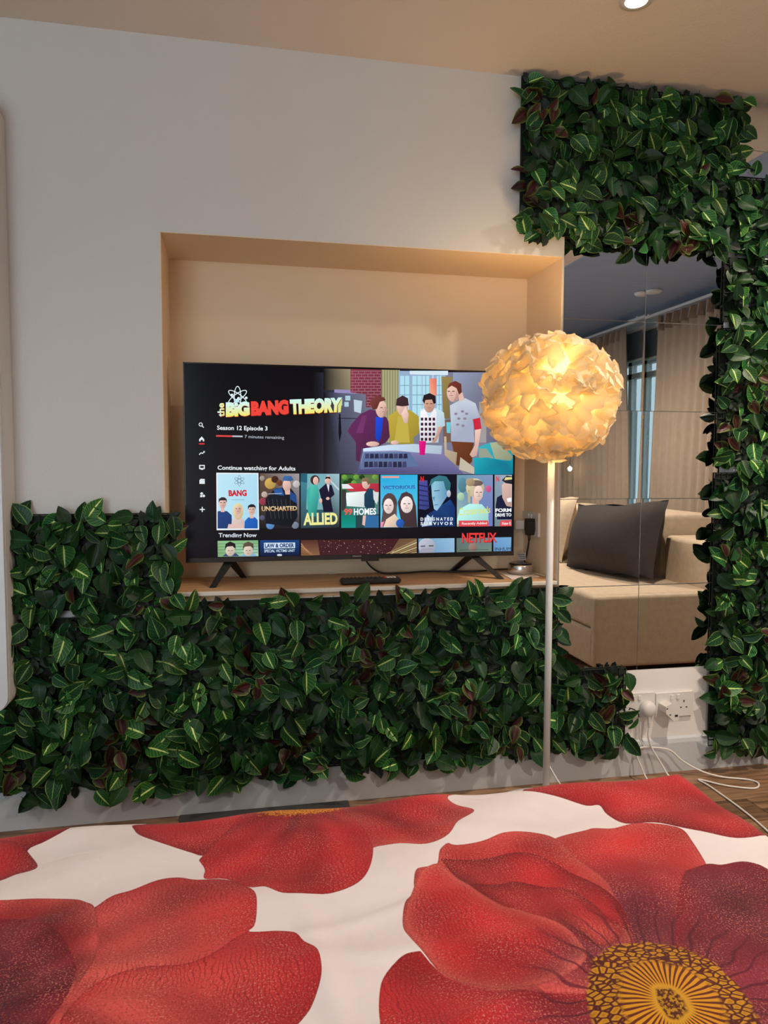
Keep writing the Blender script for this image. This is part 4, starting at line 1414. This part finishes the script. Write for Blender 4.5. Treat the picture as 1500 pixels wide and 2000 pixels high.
o.rotation_euler = (math.radians(-8), 0, math.radians(10))
b = MB()
for r_ in range(3):
    for k in range(6 - r_):
        b.box(-.0008, -.0004, -.024 + k * .008, -.024 + k * .008 + .0055, .006 - r_ * .007, .0085 - r_ * .007)
b.build('printed_lines', dark_plastic, o)
cream_plug = t = thing('power_plug', 'cream box plug in the niche socket next to the black plug', 'plug', (NX1 - .013, .258, .866))
MB().box(-.045, 0, -.022, .022, -.016, .016, .003).build('body', white_plastic, t)
c = MB().tube([(NX1 - .058, .262, .865), (NX1 - .075, .266, .84), (NX1 - .075, .262, .77), (NX1 - .045, .23, .70), (NX1 - .02, .15, .6995), (NX1 - .012, .08, .6995)], .0022).build('cord', cord_white)
adopt(c, cream_plug)

# ------------------------------------------------------------------ white wall cabinet at the left edge
t = thing('wall_cabinet', 'white wall-hung cabinet with rounded corners at the left edge', 'cabinet', (-.86, 0, .388))
prof = rrect(-.245, .245, 0, 1.70, .045, 8)
MB().prism(prof, -.105, -.001).build('body', wall_white, t)
d = MB().prism(rrect(-.243, .243, .002, 1.698, .045, 8), -.122, -.1055).build('door', frame_white, t)
MB().box(-.225, -.215, -.140, -.122, .75, .93, .003).build('handle', silver, d)

# ------------------------------------------------------------------ mirror tiles
def mirror_mat():
    m, nt, N, L, P = new_mat('mirror_silvering')
    tc = N.new('ShaderNodeTexCoord')
    n = N.new('ShaderNodeTexNoise')
    n.inputs['Scale'].default_value = 30
    L.new(tc.outputs['Object'], n.inputs['Vector'])
    cr = N.new('ShaderNodeValToRGB')
    cr.color_ramp.elements[0].color = (.86, .88, .88, 1)
    cr.color_ramp.elements[1].color = (.90, .92, .92, 1)
    L.new(n.outputs['Fac'], cr.inputs[0])
    L.new(cr.outputs[0], P.inputs['Base Color'])
    P.inputs['Metallic'].default_value = 1
    P.inputs['Roughness'].default_value = .004
    return m


mirror = mirror_mat()
edge_glass = mat('mirror_ground_edge', (.55, .60, .58, 1), .3, var=.05)
MX0, MZ0, MT = 1.0835, .3715, .3
rows = ['lowest row', 'second row from the bottom', 'third row from the bottom', 'fourth row from the bottom', 'fifth row from the bottom', 'row hidden below the top leaf panel', 'row touching the ceiling']
cols = ['left column', 'right column', 'column behind the right leaf strip']
tilt = {}
for r_ in range(7):
    for c_ in range(3):
        if r_ >= 5 and c_ < 2 or r_ < 5 and c_ == 2:
            continue
        z0 = MZ0 + MT * r_
        z1 = min(z0 + MT, ZC)
        zh = (z1 - z0) / 2
        t = thing('mirror_tile', 'square mirror tile, %s, %s' % (rows[r_], cols[c_]), 'mirror', (MX0 + MT * (c_ + .5), -.0045, (z0 + z1) / 2), 0, 'mirror tiles right of the niche')
        g_ = .0007
        b = MB().box(-MT / 2 + g_, MT / 2 - g_, -.0012, .0012, -zh + g_, zh - g_, .0005)
        b.build('mirror_face', mirror, t)
        MB().box(-MT / 2 + .002, MT / 2 - .002, .0013, .0022, -zh + .002, zh - .002).build('backing_sheet', edge_glass, t)
        a = (.36, -.40, 0)[c_] + (.05, -.06, .03, -.04, .05, 0, 0)[r_] * (1 if c_ else -1)
        e = (.12, -.05, .08, -.10, .05, 0, 0)[r_] + (0, .10, 0)[c_]
        t.rotation_euler = (math.radians(e), 0, math.radians(a))

# ------------------------------------------------------------------ leaf panels
def leaf_mat(name, base, stripe, rim, centre=None, sw=.05, rimw=.06, rough=.42):
    """leaf: dark blade, pale midrib, paler rim, optional red centre; uses the blade's own uv"""
    m, nt, N, L, P = new_mat(name)
    at = N.new('ShaderNodeAttribute')
    at.attribute_name = 'blade'
    sp = N.new('ShaderNodeSeparateXYZ')
    L.new(at.outputs['Vector'], sp.inputs[0])
    u, v = sp.outputs[0], sp.outputs[1]          # u -1..1 across, v 0..1 along
    oi = N.new('ShaderNodeObjectInfo')

    def mth(op, a, b=None):
        n = N.new('ShaderNodeMath')
        n.operation = op
        for i, q in enumerate((a, b)):
            if q is None:
                continue
            if isinstance(q, (int, float)):
                n.inputs[i].default_value = q
            else:
                L.new(q, n.inputs[i])
        return n.outputs[0]

    def mr(val, a, b, c=0., d=1.):
        n = N.new('ShaderNodeMapRange')
        n.interpolation_type = 'SMOOTHSTEP'
        for k, q in (('From Min', a), ('From Max', b), ('To Min', c), ('To Max', d)):
            n.inputs[k].default_value = q
        L.new(val, n.inputs['Value'])
        return n.outputs[0]

    def mix(f, a, b):
        n = N.new('ShaderNodeMix')
        n.data_type = 'RGBA'
        for k, q in (('Factor', f), ('A', a), ('B', b)):
            if isinstance(q, (tuple, int, float)):
                n.inputs[k].default_value = q
            else:
                L.new(q, n.inputs[k])
        return n.outputs['Result']

    au = mth('ABSOLUTE', u)
    tc = N.new('ShaderNodeTexCoord')
    n = N.new('ShaderNodeTexNoise')
    n.inputs['Scale'].default_value = 60
    L.new(tc.outputs['Object'], n.inputs['Vector'])
    c = mix(n.outputs['Fac'], tuple(q * .7 for q in base[:3]) + (1,), tuple(q * 1.3 for q in base[:3]) + (1,))
    if centre:
        c = mix(mr(au, .45, .75, 1, 0), c, centre)
    # side veins
    sv = mth('SINE', mth('MULTIPLY', mth('SUBTRACT', v, mth('MULTIPLY', au, .28)), 46))
    c = mix(mth('MULTIPLY', mr(sv, .7, 1), .18), c, stripe)
    c = mix(mth('MULTIPLY', mr(au, 1 - rimw * 2.2, 1 - rimw), .8), c, rim)
    c = mix(mr(au, sw * .7, sw * 1.5, 1, 0), c, stripe)
    hs = N.new('ShaderNodeHueSaturation')
    L.new(mr(oi.outputs['Random'], 0, 1, .482, .518), hs.inputs['Hue'])
    wn = N.new('ShaderNodeTexWhiteNoise')
    wn.noise_dimensions = '1D'
    L.new(oi.outputs['Random'], wn.inputs['W'])
    L.new(mr(wn.outputs['Value'], 0, 1, .55, 1.35), hs.inputs['Value'])
    L.new(c, hs.inputs['Color'])
    L.new(hs.outputs[0], P.inputs['Base Color'])
    P.inputs['Roughness'].default_value = rough
    P.inputs['Specular IOR Level'].default_value = .25
    return m


LM = [leaf_mat('leaf_plain', S(24, 58, 28), S(52, 98, 50), S(38, 78, 38), None, .035, .03),
      leaf_mat('leaf_striped', S(30, 86, 38), S(196, 220, 130), S(92, 146, 64), None, .085, .05),
      leaf_mat('leaf_rimmed', S(22, 62, 36), S(112, 158, 84), S(124, 160, 84), None, .05, .06),
      leaf_mat('leaf_red', S(60, 76, 34), S(110, 60, 52), S(112, 124, 60), S(58, 24, 25), .035, .08)]
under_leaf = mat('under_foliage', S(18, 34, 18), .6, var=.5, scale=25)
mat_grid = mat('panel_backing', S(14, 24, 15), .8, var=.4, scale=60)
stem_mat = mat('leaf_stalk', S(64, 66, 30), .6, var=.3, scale=40)


def leaf_mesh(name, curl, droop, asym, cup):
    ST = [(0, .06), (.07, .48), (.22, .90), (.42, 1.0), (.65, .84), (.86, .44), (1.0, .03)]
    vs, uv = [], []
    for v, w in ST:
        for u in (-1, -.45, 0, .45, 1):
            hw_ = .35 * w
            x = u * hw_ + asym * v * (1 - v)
            z = cup * (abs(u) ** 1.4) * w - droop * v * v + (.03 * math.sin(v * 7 + u * 2)) * curl
            vs.append((x, v, z))
            uv.append((u, v, 0))
    fs = []
    for i in range(len(ST) - 1):
        for k in range(4):
            fs.append((i * 5 + k, i * 5 + k + 1, i * 5 + k + 6, i * 5 + k + 5))
    # short stalk
    o = len(vs)
    vs += [(-.012, -.22, -.02), (.012, -.22, -.02), (.012, .03, .004), (-.012, .03, .004)]
    uv += [(.2, 0, 0)] * 4
    fs.append((o, o + 1, o + 2, o + 3))
    me = bpy.data.meshes.new(name)
    me.from_pydata(vs, [], fs)
    me.polygons.foreach_set('use_smooth', [True] * len(fs))
    at = me.attributes.new('blade', 'FLOAT_VECTOR', 'POINT')
    at.data.foreach_set('vector', np.array(uv, np.float32).ravel())
    return me


LEAVES = []
for kind in range(4):
    row = []
    for k, a in enumerate(((.6, .12, .06, .16), (1, .28, -.08, .10), (.4, .02, .02, .24), (1.2, .40, .05, .05))):
        me = leaf_mesh('leaf', *a)
        me.materials.append(LM[kind])
        row.append(me)
    LEAVES.append(row)


def leaf_matrix(x, y, z, ang, lift, roll, size):
    d = Vector((math.cos(ang) * math.cos(lift), -math.sin(lift), math.sin(ang) * math.cos(lift)))
    n = Vector((0, -1, 0))
    n = (n - d * n.dot(d)).normalized()
    s = d.cross(n)
    n2 = n * math.cos(roll) + s * math.sin(roll)
    s2 = d.cross(n2)
    m = Matrix.Identity(4)
    for i in range(3):
        m[i][0], m[i][1], m[i][2] = s2[i] * size, d[i] * size, n2[i] * size
    m[0][3], m[1][3], m[2][3] = x, y, z
    return m


RED_SPOTS = [(-.12, .90), (-.62, .18), (.05, .45), (.42, .55), (.55, .62), (.40, .47), (.68, .40), (.78, .30), (1.28, .32), (1.25, .25), (.98, 2.2), (.95, 1.98), (1.25, 1.88), (1.5, 1.85), (1.72, 1.2), (1.8, 1.35), (1.75, .3), (1.9, .5), (-.3, .3), (.2, .2), (.9, .2), (-.35, .2)]


def leaf_panel(label, x0, x1, z0, z1, dens=1020, over=.02, thick=1.0):
    cx = (x0 + x1) / 2
    t = thing('leaf_panel', label, 'plant panel', (cx, 0, z0), 0, 'artificial leaf panels on the wall')
    w2, hh = (x1 - x0) / 2, z1 - z0
    # moulded grid backing
    b = MB()
    n = max(3, round((x1 - x0) / .022))
    for i in range(n + 1):
        x = -w2 + (x1 - x0) * i / n
        b.box(x - .0018, x + .0018, -.016, -.0115, .02, hh)
    n = max(3, round(hh / .022))
    for i in range(n + 1):
        z = .02 + (hh - .02) * i / n
        b.box(-w2, w2, -.017, -.0125, z - .0018, z + .0018)
    b.box(-w2 + .003, w2 - .003, -.0115, -.0075, .023, hh - .003)
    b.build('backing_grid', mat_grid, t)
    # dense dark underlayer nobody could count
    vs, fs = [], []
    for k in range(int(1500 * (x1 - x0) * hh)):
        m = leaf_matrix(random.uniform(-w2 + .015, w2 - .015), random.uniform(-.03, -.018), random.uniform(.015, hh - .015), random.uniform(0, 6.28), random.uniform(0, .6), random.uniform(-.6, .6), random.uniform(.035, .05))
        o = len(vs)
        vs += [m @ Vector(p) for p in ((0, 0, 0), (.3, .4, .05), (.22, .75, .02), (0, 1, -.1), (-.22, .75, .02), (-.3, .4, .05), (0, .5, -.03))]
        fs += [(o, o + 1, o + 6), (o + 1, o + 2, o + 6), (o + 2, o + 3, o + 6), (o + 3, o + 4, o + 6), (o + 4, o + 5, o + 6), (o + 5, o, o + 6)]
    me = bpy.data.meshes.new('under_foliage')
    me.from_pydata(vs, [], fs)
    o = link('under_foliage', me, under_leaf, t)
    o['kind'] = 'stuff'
    # the leaves one by one, on a jittered grid in two layers
    cnt = min(290, int(dens * (x1 - x0) * hh))
    pts = []
    cell = math.sqrt((x1 - x0) * hh / cnt)
    nx, nz = max(1, round((x1 - x0) / cell)), max(1, round(hh / cell))
    for i in range(nx):
        for j in range(nz):
            pts.append((-w2 + (i + random.uniform(-.1, 1.1)) * (x1 - x0) / nx, (j + random.uniform(-.1, 1.1)) * hh / nz))
    random.shuffle(pts)
    for x, z in pts[:295]:
        x = min(max(x, -w2 + .006), w2 - .006)
        z = min(max(z, .008), hh - .006)
        gx, gz = cx + x, z0 + z
        red = min((math.hypot(gx - a, gz - c) for a, c in RED_SPOTS), default=9)
        q = random.random()
        if red < .07 and q < .6 or q < .02:
            kind = 3
        elif q < .50:
            kind = 0
        elif q < .78:
            kind = 1
        else:
            kind = 2
        layer = random.random()
        y = -.022 - .030 * layer * thick
        size = random.uniform(.052, .080) * (.85 if kind == 3 else 1)
        ang = random.uniform(0, 2 * math.pi)
        if random.random() < .35:
            ang = -math.pi / 2 + random.uniform(-.9, .9)
        lift = random.uniform(-.05, .75) if layer > .3 else random.uniform(0, .25)
        # border leaves point outwards and break up the straight edge
        if random.random() < .62:
            if x < -w2 + .035:
                ang = math.pi + random.uniform(-.8, .8)
            elif x > w2 - .035:
                ang = random.uniform(-.8, .8)
            elif z > hh - .03:
                ang = math.pi / 2 + random.uniform(-.7, .7)
            elif z < .03:
                ang = -math.pi / 2 + random.uniform(-.7, .7)
        # keep the blade from running through the border by more than a leaf tip
        d = (math.cos(ang), math.sin(ang))
        for _ in range(6):
            ex, ez = x + d[0] * size, z + d[1] * size
            if -w2 - over * 2.2 < ex < w2 + over * 2.2 and -over * 1.8 < ez < hh + over * 2.4 and z0 + ez < ZC - .012:
                break
            ang = random.uniform(0, 2 * math.pi)
            d = (math.cos(ang), math.sin(ang))
        o = bpy.data.objects.new('leaf', random.choice(LEAVES[kind]))
        COL.objects.link(o)
        o.parent = t
        o.matrix_basis = leaf_matrix(x, y, z, ang, lift, random.uniform(-.8, .8), size)
    return t


leaf_panel('upper left leaf panel beside the niche, below the bare white wall', -.637, -.165, .635, .938)
leaf_panel('low leaf panel under the white wall cabinet at the left edge', -.93, -.645, .10, .375)
leaf_panel('large leaf panel left of the shelf, above the skirting', -.640, -.172, .10, .630)
leaf_panel('leaf panel under the left end of the shelf', -.168, .248, .10, .665)
leaf_panel('leaf panel under the middle of the shelf, below the remote', .252, .668, .10, .665)
leaf_panel('leaf panel under the right end of the shelf, behind the lamp pole', .672, 1.078, .10, .675)
leaf_panel('small leaf panel left of the sockets, right of the lamp pole', 1.090, 1.335, .10, .385)
leaf_panel('left leaf panel high on the wall above the lamp', .925, 1.318, 1.815, 2.326)
leaf_panel('right leaf panel high on the wall below the downlight', 1.322, 1.715, 1.805, 2.324)
leaf_panel('bottom leaf panel of the right strip, beside the sockets', 1.665, 2.06, .065, .56)
leaf_panel('second leaf panel up in the right strip, beside the reflected sofa', 1.665, 2.06, .565, 1.06, 850)
leaf_panel('third leaf panel up in the right strip, beside the reflected curtain', 1.665, 2.06, 1.065, 1.56, 850)
leaf_panel('fourth leaf panel up in the right strip, level with the niche top', 1.675, 2.06, 1.565, 1.80, 900)
leaf_panel('topmost leaf panel of the right strip, ending below the ceiling', 1.72, 2.06, 1.805, 2.075, 900)

# ------------------------------------------------------------------ floor lamp with ruffled globe
def shade_core_mat():
    m, nt, N, L, P = new_mat('lamp_globe_glow')
    tc = N.new('ShaderNodeTexCoord')
    n = N.new('ShaderNodeTexNoise')
    n.inputs['Scale'].default_value = 9
    L.new(tc.outputs['Object'], n.inputs['Vector'])
    cr = N.new('ShaderNodeValToRGB')
    cr.color_ramp.elements[0].color = (1, .50, .13, 1)
    cr.color_ramp.elements[1].color = (1, .56, .16, 1)
    L.new(n.outputs['Fac'], cr.inputs[0])
    P.inputs['Base Color'].default_value = (.8, .7, .5, 1)
    L.new(cr.outputs[0], P.inputs['Emission Color'])
    P.inputs['Emission Strength'].default_value = 1.75
    return m


def ruffle_mat():
    m, nt, N, L, P = new_mat('ruffled_shade_fabric')
    tc = N.new('ShaderNodeTexCoord')
    n = N.new('ShaderNodeTexNoise')
    n.inputs['Scale'].default_value = 40
    L.new(tc.outputs['Object'], n.inputs['Vector'])
    cr = N.new('ShaderNodeValToRGB')
    cr.color_ramp.elements[0].color = (.97, .87, .66, 1)
    cr.color_ramp.elements[1].color = (.98, .92, .74, 1)
    L.new(n.outputs['Fac'], cr.inputs[0])
    d = N.new('ShaderNodeBsdfDiffuse')
    tr = N.new('ShaderNodeBsdfTranslucent')
    L.new(cr.outputs[0], d.inputs['Color'])
    L.new(cr.outputs[0], tr.inputs['Color'])
    mx = N.new('ShaderNodeMixShader')
    mx.inputs[0].default_value = .78
    L.new(d.outputs[0], mx.inputs[1])
    L.new(tr.outputs[0], mx.inputs[2])
    L.new(mx.outputs[0], N['Material Output'].inputs['Surface'])
    return m


LX, LY = .946, -.238
lamp = thing('floor_lamp', 'white floor lamp with a glowing ruffled globe shade before the niche', 'floor lamp', (LX, LY, 0))
MB().lathe([(.175, 0.0005), (.175, .010), (.165, .016), (.02, .022), (.014, .03)], 48).build('base', white_metal, lamp)
MB().lathe([(.0105, .022), (.0105, 1.14)], 20).build('pole', white_metal, lamp)
MB().lathe([(.0135, .03), (.0135, .06), (.0105, .064)], 20).build('collar', mat('pole_collar', (.25, .27, .28, 1), .4), lamp)
core_r = .165
b = MB()
prof = []
for k in range(1, 16):
    a = math.pi * k / 16
    prof.append((core_r * math.sin(a), -core_r * math.cos(a)))
b.lathe(prof, 32)
shade = b.build('lamp_shade', shade_core_mat(), lamp, (-.008, 0, 1.289))
shade.scale = (1.0, 1.0, .92)
RUF = ruffle_mat()


def ruffle_mesh(w, h, lean, freq, amp, ph):
    nu, nv = 22, 3
    vs, fs = [], []
    for j in range(nv + 1):
        v = j / nv
        for i in range(nu + 1):
            u = i / nu
            x = (u - .5) * w * (1 + .35 * v)
            s_ = lean * v + amp * math.sin(2 * math.pi * (u * freq + ph) + .9 * v) * (.25 + v) + .3 * amp * math.sin(11 * u + 5 * ph) + .0065 * v * math.sin(2 * math.pi * u * 5.5 + 9 * ph)
            r_ = core_r - .004 + h * v * (1 - .35 * (2 * u - 1) ** 2) + (.004 * math.sin(9 * u + ph * 7) + .003 * math.sin(31 * u + ph * 3)) * v
            d = Vector((x / core_r, s_ / core_r, 1)).normalized()
            vs.append(d * r_)
    for j in range(nv):
        for i in range(nu):
            fs.append((j * (nu + 1) + i, j * (nu + 1) + i + 1, (j + 1) * (nu + 1) + i + 1, (j + 1) * (nu + 1) + i))
    me = bpy.data.meshes.new('ruffle')
    me.from_pydata(vs, [], fs)
    me.polygons.foreach_set('use_smooth', [True] * len(fs))
    me.materials.append(RUF)
    return me


RM = [ruffle_mesh(random.uniform(.09, .15), random.uniform(.040, .056), random.uniform(.025, .060), random.uniform(1.4, 3.2), random.uniform(.009, .017), random.random()) for _ in range(12)]
NR = 150
for k in range(NR):
    zz = 1 - 2 * (k + .5) / NR
    a = k * 2.399963 + random.uniform(-.25, .25)
    n = Vector((math.sqrt(1 - zz * zz) * math.cos(a), math.sqrt(1 - zz * zz) * math.sin(a), zz + random.uniform(-.06, .06))).normalized()
    if abs(n.z) > .95:
        continue                      # openings made at top and bottom for the added spots
    q = n.to_track_quat('Z', 'Y').to_matrix().to_4x4() @ Matrix.Rotation(random.uniform(0, 2 * math.pi), 4, 'Z')
    o = bpy.data.objects.new('ruffle', random.choice(RM))
    COL.objects.link(o)
    o.parent = shade
    o.matrix_basis = q
for zo, rx, en in ((.185, math.pi, 4.6), (-.185, 0, .8)):        # spots added to brighten the ceiling, niche soffit and shelf
    l = bpy.data.lights.new('added_lamp_spot', 'SPOT')
    l.energy = en
    l.color = (1, .62, .26)
    l.spot_size = math.radians(170)
    l.spot_blend = .6
    l.shadow_soft_size = .04
    o = bpy.data.objects.new('added_lamp_spot', l)
    o.location = (0, 0, 1.289 + zo)
    o.rotation_euler = (rx, 0, 0)
    o.parent = lamp
    COL.objects.link(o)
c = MB().tube([(LX + .012, LY + .02, .16), (LX + .05, LY - .02, .09), (LX + .12, LY - .06, .03), (LX + .15, LY - .16, .012), (LX + .19, LY - .4, .004)], .0025).build('cord', cord_white)
adopt(c, lamp)

# ------------------------------------------------------------------ the side of the room seen in the mirror
def puff(w, h, d, n=18, m=14, e=.55):
    """cushion standing in the XZ plane, soft corners"""
    vs, fs = [], []
    for s in (-1, 1):
        for j in range(m + 1):
            for i in range(n + 1):
                u, v = 2 * i / n - 1, 2 * j / m - 1
                k = max(0, (1 - abs(u) ** 2.4)) ** e * max(0, (1 - abs(v) ** 2.4)) ** e
                pin = 1 - .06 * (1 - abs(v) ** 2) * abs(u)
                pin2 = 1 - .06 * (1 - abs(u) ** 2) * abs(v)
                vs.append((u * w / 2 * pin, s * d / 2 * k, v * h / 2 * pin2 + .006 * math.sin(u * 6 + s)))
    N_ = (n + 1) * (m + 1)
    for s in (0, 1):
        for j in range(m):
            for i in range(n):
                q = [s * N_ + j * (n + 1) + i, s * N_ + j * (n + 1) + i + 1, s * N_ + (j + 1) * (n + 1) + i + 1, s * N_ + (j + 1) * (n + 1) + i]
                fs.append(tuple(q if s == 0 else q[::-1]))
    b = MB()
    b.add(vs, fs, True)
    return b


SX0, SX1, SYF, SYB = 1.79, 2.78, -1.06, -3.05
sofa = thing('sofa', 'beige linen sofa with deep seat, seen in the mirror tiles', 'sofa', (SX0, SYF, 0))
ln = SYF - SYB
MB().box(.0, SX1 - SX0, -ln, -.021, .06, .25).build('sofa_base', sofa_fab, sofa)
MB().box(.0, .66, -1.0, -.021, .252, .43).build('seat_cushion', sofa_fab, sofa)
MB().box(.0, .66, -ln + .02, -1.005, .252, .43).build('seat_cushion', sofa_fab, sofa)
MB().box(.63, .99, -ln, -.50, .25, .80).build('backrest', sofa_fab, sofa)
MB().box(.63, .99, -.49, -.06, .25, .685).build('arm', sofa_fab, sofa)
MB().box(.0, SX1 - SX0, -.06, 0, .06, .425).build('end_panel', sofa_fab, sofa)
for o in sofa.children:
    bv = o.modifiers.new('soft_edges', 'BEVEL')
    bv.width = .03 if o.name.startswith(('seat', 'arm', 'back')) else .018
    bv.segments = 4
    o.data.polygons.foreach_set('use_smooth', [True] * len(o.data.polygons))
    wn = o.modifiers.new('weighted_normals', 'WEIGHTED_NORMAL')
for px_, py_ in ((.08, -.08), (.9, -.08), (.08, -ln + .08), (.9, -ln + .08)):
    MB().lathe([(.02, 0), (.024, .06)], 10, (px_, py_, 0)).build('leg', black_plastic, sofa)
o = puff(.84, .44, .30, e=.8).build('cushion', cush_dark)
o.location = (2.27, -1.80, .648)
o.rotation_euler = (math.radians(-14), math.radians(4), math.radians(-94))
tag(o, 'large charcoal cushion leaning on the sofa back in the mirror', 'cushion')
o = puff(.62, .44, .26, e=.8).build('cushion', sofa_fab)
o.location = (2.28, -2.62, .652)
o.rotation_euler = (math.radians(-14), 0, math.radians(-88))
tag(o, 'beige cushion beside the charcoal one on the reflected sofa', 'cushion')


def curtain(label, ya, yb, xc, z0, z1, seed, inner=0.0):
    R = random.Random(seed)
    t = thing('curtain', label, 'curtain', (xc, (ya + yb) / 2, z0), 0, 'taupe curtains at the side window')
    n, mz = 90, 16
    w = yb - ya
    fr = w / .105
    vs, fs = [], []
    ph = R.uniform(0, 6)
    for j in range(mz + 1):
        v = j / mz
        for i in range(n + 1):
            u = i / n
            y = (u - .5) * w + inner * (1 - v) * .10
            am = .030 * (.55 + .45 * (1 - v)) * (1 + .4 * math.sin(u * 5 + ph))
            x = am * math.sin(2 * math.pi * u * fr + ph + .5 * math.sin(3 * v)) + .008 * math.sin(13 * u + 4 * v)
            vs.append((x, y, (z1 - z0) * v))
    for j in range(mz):
        for i in range(n):
            fs.append((j * (n + 1) + i, j * (n + 1) + i + 1, (j + 1) * (n + 1) + i + 1, (j + 1) * (n + 1) + i))
    b = MB()
    b.add(vs, fs, True)
    o = b.build('drape', curtain_fab, t)
    so = o.modifiers.new('thickness', 'SOLIDIFY')
    so.thickness = .004
    b = MB()
    k = 0
    y = -w / 2 + .05
    while y < w / 2:
        b.prism([(-.03, 0), (.03, 0), (.012, .09), (-.012, .09)], y - .006, y + .006, 'y')
        y += .105
    b2 = b.build('pleat_heading', curtain_fab, t, (-.028, 0, z1 - z0 - .10))
    return t


CX = 3.26
curtain('taupe pleated curtain left of the window gap in the mirror', -4.62, -3.33, CX, .02, 2.235, 3, 1)
curtain('taupe pleated curtain right of the window gap in the mirror', -3.05, -1.75, CX, .02, 2.235, 5, -1)
t = thing('curtain_rail', 'slim white curtain rail under the grey ceiling', 'curtain rail', (CX, -3.2, 2.25))
MB().box(-.012, .012, -1.5, 1.5, 0, .02, .003).build('rail', frame_white, t)
for k in (-1.3, 0, 1.3):
    MB().box(-.01, XR - CX - .002, k - .012, k + .012, .02, .032).build('bracket', frame_white, t)
t = thing('roller_blind', 'grey roller blind drawn a little way down the window', 'blind', (XR - .012, -3.3, 1.99))
MB().box(-.0015, .0015, -.72, .72, 0, .23).build('blind_fabric', mat('blind_fabric', (.16, .21, .26, 1), .8), t)
MB().lathe([(.018, -.73), (.018, .73)], 16, (0, 0, .245), 'y').build('roller', frame_white, t)
MB().box(-.008, .008, -.72, .72, -.016, 0, .002).build('bottom_bar', frame_white, t)
t = thing('wall_light', 'tiny glowing bulb of a wall light in the mirror', 'wall light', (3.14, -4.10, 1.044))
MB().lathe([(.001, -.022), (.013, -.018), (.021, 0), (.015, .014), (.001, .022)], 16).build('bulb', brass, t)
MB().lathe([(.010, .02), (.010, .05)], 12).build('bulb_holder', silver, t)
MB().tube([(0, 0, .05), (0, 0, .4), (0, 0, 1.283)], .002, 6, 2).build('flex', black_plastic, t)
t = thing('ceiling_fitting', 'round white ceiling fitting on the grey ceiling in the mirror', 'ceiling fitting', (2.95, -2.62, ZC - .007))
MB().lathe([(.001, -.02), (.05, -.02), (.06, -.008), (.06, 0), (.001, 0)], 28).build('cover', frame_white, t)

# outside the window: pale wall, hedge shrubs
gw = mat('garden_wall_brick', (.40, .42, .36, 1), .9, var=.5, scale=9, bump=.6, bscale=20)
lawn = mat('lawn', (.16, .26, .12, 1), .95, var=.4, scale=20)
o = MB().box(XR + .16, XR + 4.98, -9, 2, -.3, -.15).build('lawn', lawn)
tag(o, 'pale lawn outside the window', 'lawn')
o = MB().box(XR + 5.0, XR + 5.2, -9, 0, -.15, 1.75).build('garden_wall', gw)
tag(o, 'pale garden wall outside the window', 'wall')
shr = mat('shrub_leaves', (.20, .33, .16, 1), .8, var=.6, scale=16)
for k, (sx_, sy_, sr) in enumerate(((XR + 3.0, -4.4, .75), (XR + 3.8, -6.6, .7))):
    R = random.Random(k)
    vs, fs = [], []
    for q in range(900):
        d = Vector((R.gauss(0, 1), R.gauss(0, 1), R.gauss(0, 1))).normalized()
        c = d * sr * R.uniform(.75, 1.05)
        c.z = c.z * 1.05 + sr * 1.2
        e1 = Vector((R.gauss(0, 1), R.gauss(0, 1), R.gauss(0, 1))).normalized() * .07
        e2 = d.cross(e1).normalized() * .04
        i0 = len(vs)
        vs += [c - e1, c + e2, c + e1, c - e2]
        fs.append((i0, i0 + 1, i0 + 2, i0 + 3))
    t = thing('garden_shrub', ['rounded green shrub outside the window, nearer the house', 'rounded green shrub outside the window, nearer the garden wall'][k], 'shrub', (sx_, sy_, -.15))
    b = MB()
    b.add(vs, fs)
    o = b.build('foliage', shr, t)
    o['kind'] = 'stuff'
    MB().lathe([(.04, 0), (.03, .5)], 8).build('trunk', stem_mat, t)
